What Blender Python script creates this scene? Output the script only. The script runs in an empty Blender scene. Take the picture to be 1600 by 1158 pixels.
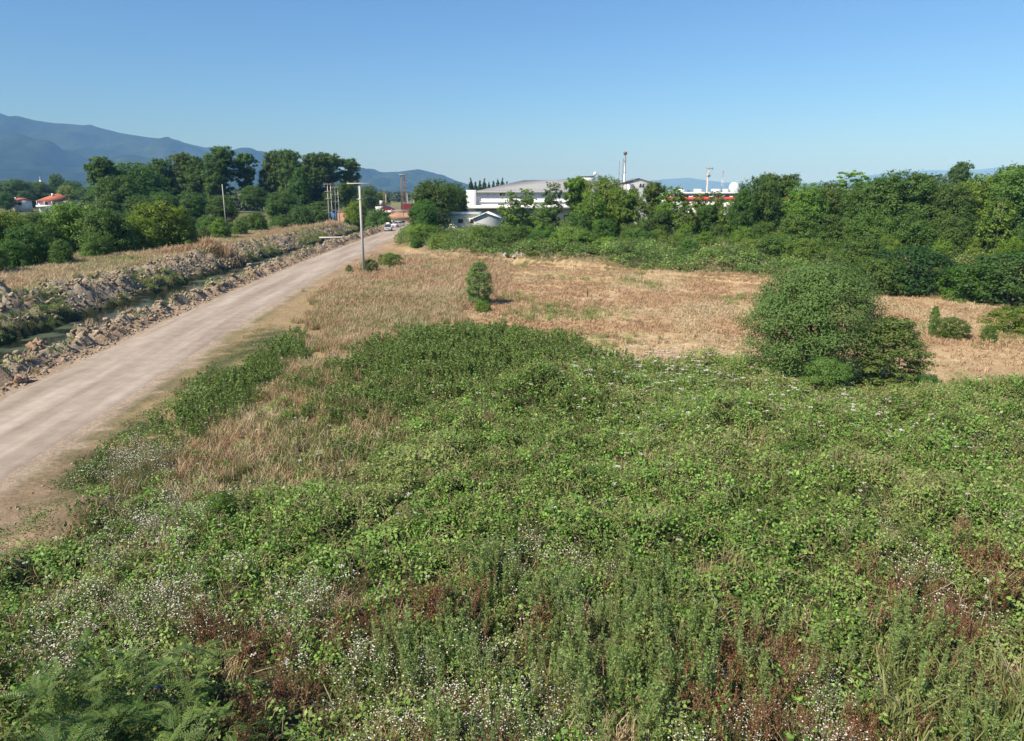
import bpy, math, random
import numpy as np
random.seed(5); RG = np.random.default_rng(11)
sc = bpy.context.scene
COL = sc.collection
# ------------------------------------------------------------------ camera, sky, sun
F = 1101.0; PITCH = math.radians(14.2); CH = 9.0
cam = bpy.data.cameras.new('camera'); camo = bpy.data.objects.new('camera', cam); COL.objects.link(camo)
cam.sensor_fit = 'HORIZONTAL'; cam.sensor_width = 36; cam.lens = 36 * F / 1600
cam.clip_start = 0.5; cam.clip_end = 80000
camo.location = (0, 0, CH); camo.rotation_euler = (math.pi / 2 - PITCH, 0, 0)
sc.camera = camo
SUN_EL = math.radians(47); SUN_AZ = math.radians(232)      # compass style: direction the sun stands in, clockwise from +Y
w = bpy.data.worlds.new('World'); sc.world = w; w.use_nodes = True
nt = w.node_tree; bg = nt.nodes['Background']
sky = nt.nodes.new('ShaderNodeTexSky'); sky.sky_type = 'NISHITA'; sky.sun_disc = False
sky.sun_elevation = SUN_EL; sky.sun_rotation = SUN_AZ
sky.air_density = 0.8; sky.dust_density = 0.0; sky.ozone_density = 5.0; sky.altitude = 50
tn_ = nt.nodes.new('ShaderNodeMix'); tn_.data_type = 'RGBA'; tn_.blend_type = 'MULTIPLY'; tn_.inputs[0].default_value = 1; tn_.inputs[7].default_value = (.585, .815, 1.04, 1)   # one even tint for the whole sky
nt.links.new(sky.outputs[0], tn_.inputs[6]); nt.links.new(tn_.outputs[2], bg.inputs[0]); bg.inputs[1].default_value = 0.10
sl = bpy.data.lights.new('sun', 'SUN'); sl.energy = 5.0; sl.angle = math.radians(0.5); sl.color = (1, 0.93, 0.80)
so = bpy.data.objects.new('sun', sl); COL.objects.link(so)
sd = np.array([math.sin(SUN_AZ) * math.cos(SUN_EL), math.cos(SUN_AZ) * math.cos(SUN_EL), math.sin(SUN_EL)])
from mathutils import Vector
so.rotation_euler = Vector(sd).to_track_quat('Z', 'Y').to_euler(); so.location = (-60, -60, 80)
sc.view_settings.view_transform = 'Standard'; sc.view_settings.look = 'None'
sc.view_settings.gamma = 1; sc.view_settings.use_curve_mapping = False
sc.view_settings.exposure = 0.68
sc.render.engine = 'CYCLES'
cy = sc.cycles
cy.max_bounces = 6; cy.diffuse_bounces = 3; cy.glossy_bounces = 2; cy.transmission_bounces = 3; cy.transparent_max_bounces = 4
cy.volume_bounces = 0; cy.caustics_reflective = False; cy.caustics_refractive = False

HAZE = 1.5e-4; HTOP = 1000
# ------------------------------------------------------------------ photo pixel -> world helpers
SP, CP = math.sin(PITCH), math.cos(PITCH)
def G(px, py, z=0.0):
    dy = 579 - py
    d = (px - 800, F * CP + dy * SP, -F * SP + dy * CP)
    t = (z - CH) / d[2]
    return (d[0] * t, d[1] * t)
def ZY(py, Y):
    dy = 579 - py
    return CH + Y * (-F * SP + dy * CP) / (F * CP + dy * SP)
def XY(px, Y, z=0.0):
    return (px - 800) / F * (Y * CP + (CH - z) * SP)

# ------------------------------------------------------------------ noise
_T = np.random.default_rng(3).random((256, 256))
def vn(x, y):
    x = np.asarray(x, float); y = np.asarray(y, float)
    xi = np.floor(x).astype(int); yi = np.floor(y).astype(int); fx = x - xi; fy = y - yi
    fx = fx * fx * (3 - 2 * fx); fy = fy * fy * (3 - 2 * fy)
    a = _T[xi & 255, yi & 255]; b = _T[(xi + 1) & 255, yi & 255]; c = _T[xi & 255, (yi + 1) & 255]; d = _T[(xi + 1) & 255, (yi + 1) & 255]
    return (a * (1 - fx) + b * fx) * (1 - fy) + (c * (1 - fx) + d * fx) * fy
def fbm(x, y, o=4, s=1.0):
    x = np.asarray(x, float) * s; y = np.asarray(y, float) * s
    r = 0; a = 0.5; t = 0
    for i in range(o):
        r = r + a * vn(x + 17.3 * i, y + 9.1 * i); t += a; a *= .5; x = x * 2.03; y = y * 2.03
    return r / t
def ss(a, b, x):
    t = np.clip((np.asarray(x, float) - a) / (b - a), 0, 1); return t * t * (3 - 2 * t)

# ------------------------------------------------------------------ road frame
def cl(y):   # x of the road's centre line
    return np.interp(y, [-400, 0, 20, 30, 50, 75, 100, 130, 170, 240, 15000], [-14, -17.2, -18.4, -19.4, -21.4, -23.2, -24.6, -25.6, -26.8, -29, -29])
# zones of the field, outlined on the ground
def poly(pts, z): return np.array([G(a, b, z) for a, b in pts])
def inpoly(P, x, y):
    r = np.zeros(np.shape(x), bool); n = len(P); j = n - 1
    for i in range(n):
        xi, yi = P[i]; xj, yj = P[j]
        c = ((yi > y) != (yj > y)) & (x < (xj - xi) * (y - yi) / (yj - yi + 1e-12) + xi)
        r ^= c; j = i
    return r
ZP = dict(
    bramble=poly([(640, 640), (760, 610), (860, 575), (960, 552), (1080, 540), (1190, 545), (1300, 590), (1450, 590), (1600, 590), (1900, 600), (2100, 1000), (1750, 930), (1300, 900), (900, 880), (600, 860), (330, 900), (200, 870), (280, 790), (460, 770), (590, 720)], 1.0),
    mound=poly([(530, 590), (600, 530), (690, 500), (790, 503), (880, 528), (930, 560), (850, 600), (720, 625), (600, 612)], 1.2),
    belt=poly([(620, 383), (700, 400), (800, 408), (1000, 422), (1130, 432), (1260, 440), (1340, 432), (1420, 445), (1600, 463), (2200, 500), (2200, 370), (1600, 350), (1000, 345), (640, 352)], 0.2),
    field=poly([(640, 385), (760, 407), (900, 415), (1100, 425), (1300, 440), (1600, 462), (2200, 495), (2200, 620), (1600, 600), (1150, 560), (920, 560), (740, 520), (700, 470)], 0.1),
    verge=poly([(60, 735), (120, 690), (200, 640), (300, 570), (370, 525), (420, 500), (480, 520), (470, 560), (400, 610), (320, 660), (240, 710), (160, 760), (90, 790)], 0.4),
    straw=poly([(520, 440), (600, 420), (730, 400), (750, 470), (690, 500), (590, 535), (520, 585), (440, 640), (400, 690), (370, 760), (240, 790), (250, 720), (330, 660), (420, 600), (480, 550), (470, 500)], 0.4),
    mixed=poly([(360, 770), (430, 650), (530, 600), (700, 620), (640, 660), (560, 740), (450, 790)], 0.5),
    dirt=poly([(-300, 1200), (-60, 930), (60, 860), (170, 800), (110, 760), (90, 730), (180, 650), (290, 570), (400, 495), (520, 432), (600, 392), (640, 372), (600, 360), (300, 500), (0, 700), (-400, 950)], 0.0),
)
def Z(name, x, y, j=1.0, seed=0):
    if name in ('mound', 'straw', 'mixed'): j = j * 1.9
    dx = (fbm(x + 50 * seed, y, 3, 0.55) - .5) * 3.2 * j; dy = (fbm(x, y + 77 + 31 * seed, 3, 0.55) - .5) * 4.2 * j
    return inpoly(ZP[name], x + dx, y + dy)
def soft(name, x, y, r=1.2):
    t = 0.0
    for k in range(6):
        a = k * math.pi / 3
        t = t + inpoly(ZP[name], x + r * math.cos(a), y + r * 1.3 * math.sin(a))
    return t / 6.0
def blobmask(blobs, x, y, z=0.8):
    m = np.zeros(np.shape(x))
    for px, py, r in blobs:
        gx, gy = G(px, py, z); rr = r
        d = ((x - gx) ** 2 + ((y - gy) / 1.5) ** 2) / (rr * rr)
        m = np.maximum(m, np.exp(-d * 1.2))
    return m

def height(x, y):
    x = np.asarray(x, float); y = np.asarray(y, float)
    c = cl(y); u = x - c
    far = 1 - ss(180, 240, y)
    near = ss(-60, -20, y)
    h = (fbm(x, y, 4, 0.03) - .5) * 0.8 + (fbm(x, y, 3, .4) - .5) * .12 * (u > 5)
    h = h * (ss(4, 12, np.abs(u)))
    # spoil berm, ditch, left bank
    rough = np.abs(fbm(x, y, 4, 1.1) - .5) * 2.3 * (.6 + .8 * fbm(x + 5, y, 2, .3))
    k = far
    prof = np.interp(u, [-40, -24, -21, -19, -17.2, -15.2, -14.2, -11, -8.3, -7.2, -6.2, -5.2, -4.3, -3.9, 0], [0, .1, .35, .9, .25, -1.0, -1.9, -2.3, -1.9, -.8, .25, .5, .15, 0, 0])
    h = h + prof * k
    bank = (ss(-21.5, -19, u) * (1 - ss(-14.6, -13.8, u)) + ss(-8.6, -7.6, u) * (1 - ss(-4.6, -4.0, u))) * k
    h = h + bank * (rough - .25) * (1.1 + 0.6 * fbm(x, y, 2, .25))
    # thickets stand on raised mats of stems
    sb = soft('bramble', x, y, 1.4)
    h = h + sb * (0.55 + 1.3 * (fbm(x, y, 3, 0.28) - .35) + 1.15 * (fbm(x, y, 2, .75) - .5)) * 0.95
    sm = soft('mound', x, y, 2.0)
    h = h + sm * (0.2 + 1.5 * fbm(x, y, 3, .3))
    sbelt = soft('belt', x, y, 2.0)
    h = h + sbelt * (0.1 + 3.2 * np.clip(fbm(x, y, 3, 0.16) - .2, 0, 1))
    # spoil heap by the verge
    for px, py, hh, r in ((140, 795, .55, .9), (95, 815, .35, .8), (8, 892, .5, .6)):
        gx, gy = G(px, py, .3); h = h + hh * np.exp(-(((x - gx) / r) ** 2 + ((y - gy) / (r * 1.3)) ** 2)) * (.7 + .8 * rough)
    # raised trunk road across the far end
    h = h + 3.4 * ss(205, 213, y) * (1 - ss(226, 236, y)) * (1 - ss(-2, 22, u)) * ss(-90, -60, u)
    return h

# ------------------------------------------------------------------ mesh building
class MB:
    def __init__(s): s.V = []; s.F = []; s.M = []; s.A = []; s.n = 0
    def add(s, V, Fc, m=0, a=None):
        V = np.asarray(V, float).reshape(-1, 3)
        Fc = [np.asarray(f) for f in Fc] if isinstance(Fc, list) else np.asarray(Fc)
        s.V.append(V); s.A.append(np.full(len(V), .5) if a is None else np.broadcast_to(np.asarray(a, float), (len(V),)))
        if isinstance(Fc, list):
            for f in Fc: s.F.append((f.reshape(1, -1) + s.n)); s.M.append(np.full(1, m))
        else:
            s.F.append(Fc + s.n); s.M.append(np.full(len(Fc), m))
        s.n += len(V)
    def mesh(s, name, mats, smooth=False):
        me = bpy.data.meshes.new(name)
        V = np.concatenate(s.V)
        me.vertices.add(len(V)); me.vertices.foreach_set('co', V.astype(np.float32).ravel())
        idx = np.concatenate([f.ravel() for f in s.F]); tot = np.concatenate([np.full(len(f), f.shape[1]) for f in s.F])
        me.loops.add(len(idx)); me.loops.foreach_set('vertex_index', idx.astype(np.int32))
        me.polygons.add(len(tot)); st = np.concatenate([[0], np.cumsum(tot)[:-1]])
        me.polygons.foreach_set('loop_start', st.astype(np.int32)); me.polygons.foreach_set('loop_total', tot.astype(np.int32))
        for m in mats: me.materials.append(m)
        me.polygons.foreach_set('material_index', np.concatenate(s.M).astype(np.int32))
        if smooth: me.polygons.foreach_set('use_smooth', np.ones(len(tot), bool))
        me.update(calc_edges=True)
        at = me.attributes.new('v', 'FLOAT', 'POINT'); at.data.foreach_set('value', np.concatenate(s.A).astype(np.float32))
        return me
    # shapes -------------------------------------------------
    def box(s, c, d, m=0, rz=0, taper=1.0):
        x, y, z = c; a, b, h = d[0] / 2, d[1] / 2, d[2] / 2
        V = np.array([[-a, -b, -h], [a, -b, -h], [a, b, -h], [-a, b, -h], [-a * taper, -b * taper, h], [a * taper, -b * taper, h], [a * taper, b * taper, h], [-a * taper, b * taper, h]])
        cs, sn = math.cos(rz), math.sin(rz)
        V = np.stack([V[:, 0] * cs - V[:, 1] * sn + x, V[:, 0] * sn + V[:, 1] * cs + y, V[:, 2] + z], 1)
        s.add(V, np.array([[0, 3, 2, 1], [4, 5, 6, 7], [0, 1, 5, 4], [1, 2, 6, 5], [2, 3, 7, 6], [3, 0, 4, 7]]), m); return s
    def tube(s, pts, rad, sides=6, m=0, a=None, cap=True):
        pts = np.asarray(pts, float); rad = np.broadcast_to(np.asarray(rad, float), (len(pts),))
        d = np.gradient(pts, axis=0); d /= np.linalg.norm(d, axis=1)[:, None] + 1e-9
        ref = np.where(np.abs(d[:, 2:3]) > .9, np.array([[1., 0, 0]]), np.array([[0, 0, 1.]]))
        p = np.cross(d, ref); p /= np.linalg.norm(p, axis=1)[:, None] + 1e-9; q = np.cross(d, p)
        t = np.arange(sides) * 2 * math.pi / sides
        V = pts[:, None] + rad[:, None, None] * (np.cos(t)[None, :, None] * p[:, None] + np.sin(t)[None, :, None] * q[:, None])
        n = len(pts); i = np.arange(n - 1)[:, None] * sides; j = np.arange(sides)[None]
        k = (j + 1) % sides
        Fq = np.stack([i + j, i + k, i + sides + k, i + sides + j], -1).reshape(-1, 4)
        b = s.n
        s.add(V.reshape(-1, 3), Fq, m, a)
        if cap:
            s.F.append((b + np.arange(sides)[::-1]).reshape(1, -1)); s.M.append(np.full(1, m))
            s.F.append((b + (n - 1) * sides + np.arange(sides)).reshape(1, -1)); s.M.append(np.full(1, m))
        return s
    def leaves(s, C, T, N, L, W, m=0, a=None):
        C = np.asarray(C); n = len(C); L = np.broadcast_to(L, (n,))[:, None]; W = np.broadcast_to(W, (n,))[:, None]
        T = T / (np.linalg.norm(T, axis=1)[:, None] + 1e-9)
        B = np.cross(N, T); B /= np.linalg.norm(B, axis=1)[:, None] + 1e-9
        V = np.stack([C - T * L * .5, C + B * W * .5 + T * L * .05, C + T * L * .5, C - B * W * .5 + T * L * .05], 1).reshape(-1, 3)
        Fq = np.arange(4 * n).reshape(-1, 4)
        a = RG.random(n) if a is None else np.broadcast_to(a, (n,))
        s.add(V, Fq, m, np.repeat(a, 4)); return s
def rnd(n, g=None): g = g or RG; v = g.normal(size=(n, 3)); return v / np.linalg.norm(v, axis=1)[:, None]

def ob(name, me, parent=None, label=None, cat=None, group=None, kind=None, loc=None):
    o = bpy.data.objects.new(name, me); COL.objects.link(o)
    if parent: o.parent = parent
    if label: o['label'] = label
    if cat: o['category'] = cat
    if group: o['group'] = group
    if kind: o['kind'] = kind
    if loc is not None: o.location = loc
    return o
def dup(root, loc, rz=0, scl=(1, 1, 1), label=None, color=None):
    r = root.copy(); COL.objects.link(r); r.location = loc; r.rotation_euler = (0, 0, rz); r.scale = scl
    if label: r['label'] = label
    for ch in list(root.children):
        c = ch.copy(); COL.objects.link(c); c.parent = r
        if color: c.color = color
        for g in list(ch.children):
            d = g.copy(); COL.objects.link(d); d.parent = c
            if color: d.color = color
    return r

# ------------------------------------------------------------------ materials
def N(nt, t, **k):
    n = nt.nodes.new(t)
    for a, b in k.items(): setattr(n, a, b)
    return n
def mat(name, col, rough=.8, spec=.3, noise=None, metal=0, bump=None):
    m = bpy.data.materials.new(name); m.use_nodes = True; t = m.node_tree; b = t.nodes['Principled BSDF']
    b.inputs['Base Color'].default_value = (*col, 1); b.inputs['Roughness'].default_value = rough
    b.inputs['Specular IOR Level'].default_value = spec; b.inputs['Metallic'].default_value = metal
    if noise:
        sc_, amt, col2 = noise
        tc = N(t, 'ShaderNodeTexCoord'); nz = N(t, 'ShaderNodeTexNoise'); nz.inputs['Scale'].default_value = sc_; nz.inputs['Detail'].default_value = 6
        nz.inputs['Roughness'].default_value = .65
        t.links.new(tc.outputs['Object'], nz.inputs['Vector'])
        r = N(t, 'ShaderNodeMapRange'); r.inputs[1].default_value = .5 - .18; r.inputs[2].default_value = .5 + .18; r.inputs[4].default_value = amt
        t.links.new(nz.outputs[0], r.inputs[0])
        mx = N(t, 'ShaderNodeMix', data_type='RGBA'); mx.inputs[6].default_value = (*col, 1); mx.inputs[7].default_value = (*col2, 1)
        t.links.new(r.outputs[0], mx.inputs[0]); t.links.new(mx.outputs[2], b.inputs['Base Color'])
        if name == 'earth_clod':
            oi = N(t, 'ShaderNodeObjectInfo'); rr = N(t, 'ShaderNodeMapRange'); rr.inputs[3].default_value = .55; rr.inputs[4].default_value = 1.2; t.links.new(oi.outputs['Random'], rr.inputs[0])
            vs = N(t, 'ShaderNodeVectorMath', operation='SCALE'); t.links.new(mx.outputs[2], vs.inputs[0]); t.links.new(rr.outputs[0], vs.inputs['Scale']); t.links.new(vs.outputs[0], b.inputs['Base Color'])
        if bump:
            bp = N(t, 'ShaderNodeBump'); bp.inputs['Strength'].default_value = bump; bp.inputs['Distance'].default_value = .1
            t.links.new(nz.outputs[0], bp.inputs['Height']); t.links.new(bp.outputs[0], b.inputs['Normal'])
    return m
def leafmat(name, a, b, dry=None, trans=.3, inst=True, objcol=False, rough=.52, spec=.35):
    """a..b by the leaf's own random value, towards dry by the plant's tint"""
    m = bpy.data.materials.new(name); m.use_nodes = True; t = m.node_tree; p = t.nodes['Principled BSDF']; out = t.nodes['Material Output']
    at = N(t, 'ShaderNodeAttribute', attribute_name='v')
    mx = N(t, 'ShaderNodeMix', data_type='RGBA'); mx.inputs[6].default_value = (*a, 1); mx.inputs[7].default_value = (*b, 1)
    t.links.new(at.outputs['Fac'], mx.inputs[0]); c = mx.outputs[2]
    if inst:
        ti = N(t, 'ShaderNodeAttribute', attribute_name='tint', attribute_type='INSTANCER')
        m2 = N(t, 'ShaderNodeMix', data_type='RGBA'); m2.inputs[7].default_value = (*(dry or b), 1)
        t.links.new(ti.outputs['Fac'], m2.inputs[0]); t.links.new(c, m2.inputs[6]); c = m2.outputs[2]
    if objcol:
        oi = N(t, 'ShaderNodeObjectInfo')
        m3 = N(t, 'ShaderNodeMix', data_type='RGBA', blend_type='MULTIPLY'); m3.inputs[0].default_value = 1
        t.links.new(c, m3.inputs[6]); t.links.new(oi.outputs['Color'], m3.inputs[7]); c = m3.outputs[2]
    t.links.new(c, p.inputs['Base Color']); p.inputs['Roughness'].default_value = rough; p.inputs['Specular IOR Level'].default_value = spec
    if trans > 0:
        tr = N(t, 'ShaderNodeBsdfTranslucent'); ms = N(t, 'ShaderNodeMixShader'); ms.inputs[0].default_value = trans
        t.links.new(c, tr.inputs['Color']); t.links.new(p.outputs[0], ms.inputs[1]); t.links.new(tr.outputs[0], ms.inputs[2]); t.links.new(ms.outputs[0], out.inputs['Surface'])
    return m
M = dict(
    bramble=leafmat('bramble_leaf', (.06, .175, .016), (.30, .48, .10), (.34, .40, .13)),
    weed=leafmat('weed_leaf', (.07, .15, .035), (.16, .25, .07), (.25, .22, .09)),
    feather=leafmat('feathery_leaf', (.035, .10, .02), (.15, .25, .05), (.2, .2, .05)),
    golden=leafmat('upright_weed_leaf', (.10, .19, .035), (.22, .32, .08), (.2, .2, .08)),
    mug=leafmat('mugwort_leaf', (.17, .30, .07), (.33, .47, .15), (.25, .22, .12), trans=.42),
    straw=leafmat('dry_grass', (.40, .30, .17), (.64, .54, .35), (.48, .33, .20), trans=.25),
    grass=leafmat('green_grass', (.13, .18, .05), (.25, .27, .10), (.40, .34, .17), trans=.25),
    dock=leafmat('dock_stalk', (.12, .045, .025), (.27, .13, .07), (.36, .25, .14), trans=.15),
    stem=leafmat('plant_stem', (.18, .15, .07), (.26, .22, .11), (.35, .28, .16), trans=0),
    flower=leafmat('white_petal', (.58, .58, .52), (.72, .71, .64), (.8, .78, .66), trans=.2),
    yellow=leafmat('yellow_leaf', (.40, .36, .05), (.48, .40, .06), (.4, .3, .06), trans=.2),
    leaf=leafmat('tree_leaf', (.07, .145, .024), (.185, .285, .062), inst=False, objcol=True, trans=.48, rough=.55, spec=.3),
    bark=mat('bark', (.16, .13, .10), .9, .2, (6, .8, (.26, .22, .17))),
    palebark=mat('pale_bark', (.30, .27, .22), .9, .2, (6, .8, (.42, .38, .32))),
    clod=mat('earth_clod', (.42, .345, .25), .95, .1, (1.1, .9, (.27, .215, .155)), bump=.9),
    earth=mat('bare_earth', (.36, .25, .17), .95, .1, (3.0, .8, (.22, .15, .10)), bump=.5),
    concrete=mat('concrete', (.50, .49, .46), .85, .3, (3, .6, (.40, .39, .37))),
    concrete2=mat('weathered_concrete', (.36, .34, .30), .85, .3, (5, .8, (.26, .24, .21))),
    steel=mat('galvanised_steel', (.45, .46, .47), .4, .5, (4, .4, (.35, .36, .37)), metal=.7),
    rust=mat('brown_steel', (.20, .15, .12), .7, .3, (5, .6, (.12, .09, .07))),
    dark=mat('opening_shade_and_grille', (.02, .02, .022), .6, .3),  # near black: painted shade in the bridge openings, own colour of car grilles
    glass=mat('window_glass', (.03, .035, .04), .08, .6),
    white=mat('white_cladding', (.80, .80, .79), .6, .3, (.3, .3, (.72, .72, .71))),
    cream=mat('cream_wall', (.72, .68, .52), .8, .3, (.5, .5, (.64, .60, .48))),
    greyroof=mat('grey_sheet_roof', (.265, .27, .28), .75, .2, (.4, .5, (.31, .315, .33))),
    palepanel=mat('pale_roof_panel', (.55, .56, .58), .6, .35, (.4, .5, (.48, .49, .51))),
    red=mat('red_band', (.55, .06, .05), .6, .3),
    tile=mat('terracotta_tile', (.45, .15, .09), .85, .2, (2.5, .8, (.33, .12, .08))),
    blue=mat('blue_painted_metal', (.05, .20, .48), .5, .4, (2, .4, (.07, .24, .50))),
    silver=mat('silver_paint', (.50, .53, .56), .3, .5, metal=.3),
    whitepaint=mat('white_paint', (.78, .78, .77), .3, .5),
    darkred=mat('dark_red_paint', (.16, .02, .03), .3, .5),
    tyre=mat('tyre_rubber', (.03, .03, .03), .8, .3),
    plate=mat('lamp_red', (.5, .03, .02), .3, .5),
    ceramic=mat('insulator', (.30, .14, .09), .3, .5),
    asphalt=mat('asphalt', (.14, .14, .14), .9, .3, (.5, .5, (.10, .10, .10))),
    wood=mat('grey_wood', (.36, .34, .30), .85, .2, (4, .6, (.25, .23, .20))),
    greenp=mat('green_paint', (.30, .50, .32), .6, .3),
    steelpale=mat('bright_steel', (.42, .43, .45), .35, .5, metal=.6),
    stone=mat('pale_rubble', (.42, .39, .35), .9, .2, (3, .6, (.38, .35, .32))),
)

# ---- ground material: colours come from the zone a point lies in (stored per vertex), grain from noise
def ground_mat():
    m = bpy.data.materials.new('ground_soil'); m.use_nodes = True; t = m.node_tree; b = t.nodes['Principled BSDF']
    ca = N(t, 'ShaderNodeAttribute', attribute_name='gcol')
    tc = N(t, 'ShaderNodeTexCoord')
    n1 = N(t, 'ShaderNodeTexNoise'); n1.inputs['Scale'].default_value = 5.0; n1.inputs['Detail'].default_value = 7; n1.inputs['Roughness'].default_value = .75
    n2 = N(t, 'ShaderNodeTexNoise'); n2.inputs['Scale'].default_value = .7; n2.inputs['Detail'].default_value = 8; n2.inputs['Roughness'].default_value = .7
    for n in (n1, n2): t.links.new(tc.outputs['Object'], n.inputs['Vector'])
    r1 = N(t, 'ShaderNodeMapRange'); r1.inputs[1].default_value = .3; r1.inputs[2].default_value = .7; r1.inputs[3].default_value = .62; r1.inputs[4].default_value = 1.35
    r2 = N(t, 'ShaderNodeMapRange'); r2.inputs[1].default_value = .3; r2.inputs[2].default_value = .7; r2.inputs[3].default_value = .75; r2.inputs[4].default_value = 1.25
    t.links.new(n1.outputs[0], r1.inputs[0]); t.links.new(n2.outputs[0], r2.inputs[0])
    mu = N(t, 'ShaderNodeMath', operation='MULTIPLY'); t.links.new(r1.outputs[0], mu.inputs[0]); t.links.new(r2.outputs[0], mu.inputs[1])
    vm = N(t, 'ShaderNodeVectorMath', operation='SCALE'); t.links.new(ca.outputs['Color'], vm.inputs[0]); t.links.new(mu.outputs[0], vm.inputs['Scale'])
    t.links.new(vm.outputs[0], b.inputs['Base Color']); b.inputs['Roughness'].default_value = .95; b.inputs['Specular IOR Level'].default_value = .1
    bp = N(t, 'ShaderNodeBump'); bp.inputs['Strength'].default_value = .6; bp.inputs['Distance'].default_value = .15
    t.links.new(n1.outputs[0], bp.inputs['Height']); t.links.new(bp.outputs[0], b.inputs['Normal'])
    return m
def mixc(C, w, c): w = np.clip(w, 0, 1)[..., None]; return C * (1 - w) + np.array(c) * w

# ------------------------------------------------------------------ ground sheet
def geo(a, b, s, g):
    r = [a]
    while r[-1] < b: r.append(r[-1] + s); s *= g
    return r
ulist = sorted(set([-x for x in geo(26, 16000, .8, 1.18)] + list(np.arange(-26, -3, .28)) + list(np.arange(-3, 5, .5)) + list(np.arange(5, 62, .45)) + geo(62, 16000, 1.2, 1.18)))
vlist = sorted(set([-x for x in geo(-2, 16000, 1.5, 1.3)] + list(np.arange(3, 60, .4)) + geo(60, 250, .45, 1.008) + geo(252, 16000, 5, 1.12)))
U, Vv = np.meshgrid(np.array(ulist), np.array(vlist))
fade = 1 - ss(70, 200, np.abs(U))
GX = U + cl(Vv) * fade; GY = Vv
GZ = height(GX, GY)
uu = GX - cl(GY)
C = np.zeros(GX.shape + (3,)) + np.array((.15, .16, .07))
nlo = fbm(GX, GY, 4, .12); nmid = fbm(GX, GY, 4, .6)
C = mixc(C, ss(.45, .6, fbm(GX, GY, 3, .006)) * (np.abs(GY) > 200), (.24, .19, .11))
C = mixc(C, (uu > 3) & (GY < 180), (.30, .22, .125))
C = mixc(C, soft('field', GX, GY, 1.5), (.45, .335, .20))
C = mixc(C, soft('field', GX, GY, 1.5) * ss(.48, .62, nlo) * .7, (.44, .33, .19))
C = mixc(C, soft('field', GX, GY, 1.5) * ss(.5, .66, fbm(GX, GY, 4, .3)) * .5, (.31, .205, .125))
C = mixc(C, soft('straw', GX, GY), (.31, .23, .13))
C = mixc(C, soft('mixed', GX, GY), (.16, .14, .07))
C = mixc(C, ((uu > 3) & (uu < 60) & (GY < 24)), (.085, .07, .04))
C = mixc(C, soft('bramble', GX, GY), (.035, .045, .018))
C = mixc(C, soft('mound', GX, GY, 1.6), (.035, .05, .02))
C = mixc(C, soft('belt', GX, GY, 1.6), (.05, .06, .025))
C = mixc(C, soft('dirt', GX, GY, .8), (.33, .235, .16))
C = mixc(C, soft('dirt', GX, GY, .8) * ss(.5, .65, fbm(GX, GY * .7, 4, .35)) * .8, (.22, .17, .11))
C = mixc(C, soft('verge', GX, GY, .8) * ss(.35, .55, nmid), (.10, .10, .05))
C = mixc(C, (uu > -5) & (uu < 2.7 + 2.0 * (nmid - .5)) & (GY < 200), (.34, .27, .205))
C = mixc(C, ss(-6, -4.4, uu) * (1 - ss(-4.2, -3.6, uu)) * (GY < 200), (.36, .26, .18))
lb = ss(-21.5, -19.5, uu) * (1 - ss(-5.2, -4.6, uu)) * (GY < 205) * (GY > -100)
C = mixc(C, lb, (.33, .28, .215))
C = mixc(C, lb * ss(.5, .62, nmid) * .8, (.20, .17, .12))
C = mixc(C, lb * ss(-16.5, -15, uu) * (1 - ss(-9, -8, uu)), (.05, .06, .03))
C = mixc(C, ((uu < -21) & (uu > -45) & (GY < 200)) * .9, (.32, .26, .15))
tx = -34.5 + (fbm(GY * 0, GY, 2, .05) - .5) * 3
C = mixc(C, np.exp(-((uu - tx) / 1.3) ** 2) * (GY < 200), (.45, .36, .27))
C = mixc(C, ((uu < -38) & (GY < 170)) * 1.0, (.07, .075, .035))
C = mixc(C, ss(205, 208, GY) * (1 - ss(226, 236, GY)) * (uu < 12) * (uu > -34), (.36, .22, .14))
C = mixc(C, (GY > 170) * ((uu < -36) | (uu > 14)) * (GY < 420) * .8, (.09, .10, .045))
g = MB(); ny, nx = GX.shape
ii = (np.arange(ny - 1)[:, None] * nx + np.arange(nx - 1)[None]).ravel()
g.add(np.stack([GX, GY, GZ], -1), np.stack([ii, ii + 1, ii + nx + 1, ii + nx], 1))
gm = g.mesh('ground', [ground_mat()], smooth=True)
ca = gm.attributes.new('gcol', 'FLOAT_COLOR', 'POINT'); ca.data.foreach_set('color', np.concatenate([C.reshape(-1, 3), np.ones((nx * ny, 1))], 1).astype(np.float32).ravel())
ob('ground', gm, kind='structure')

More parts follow.
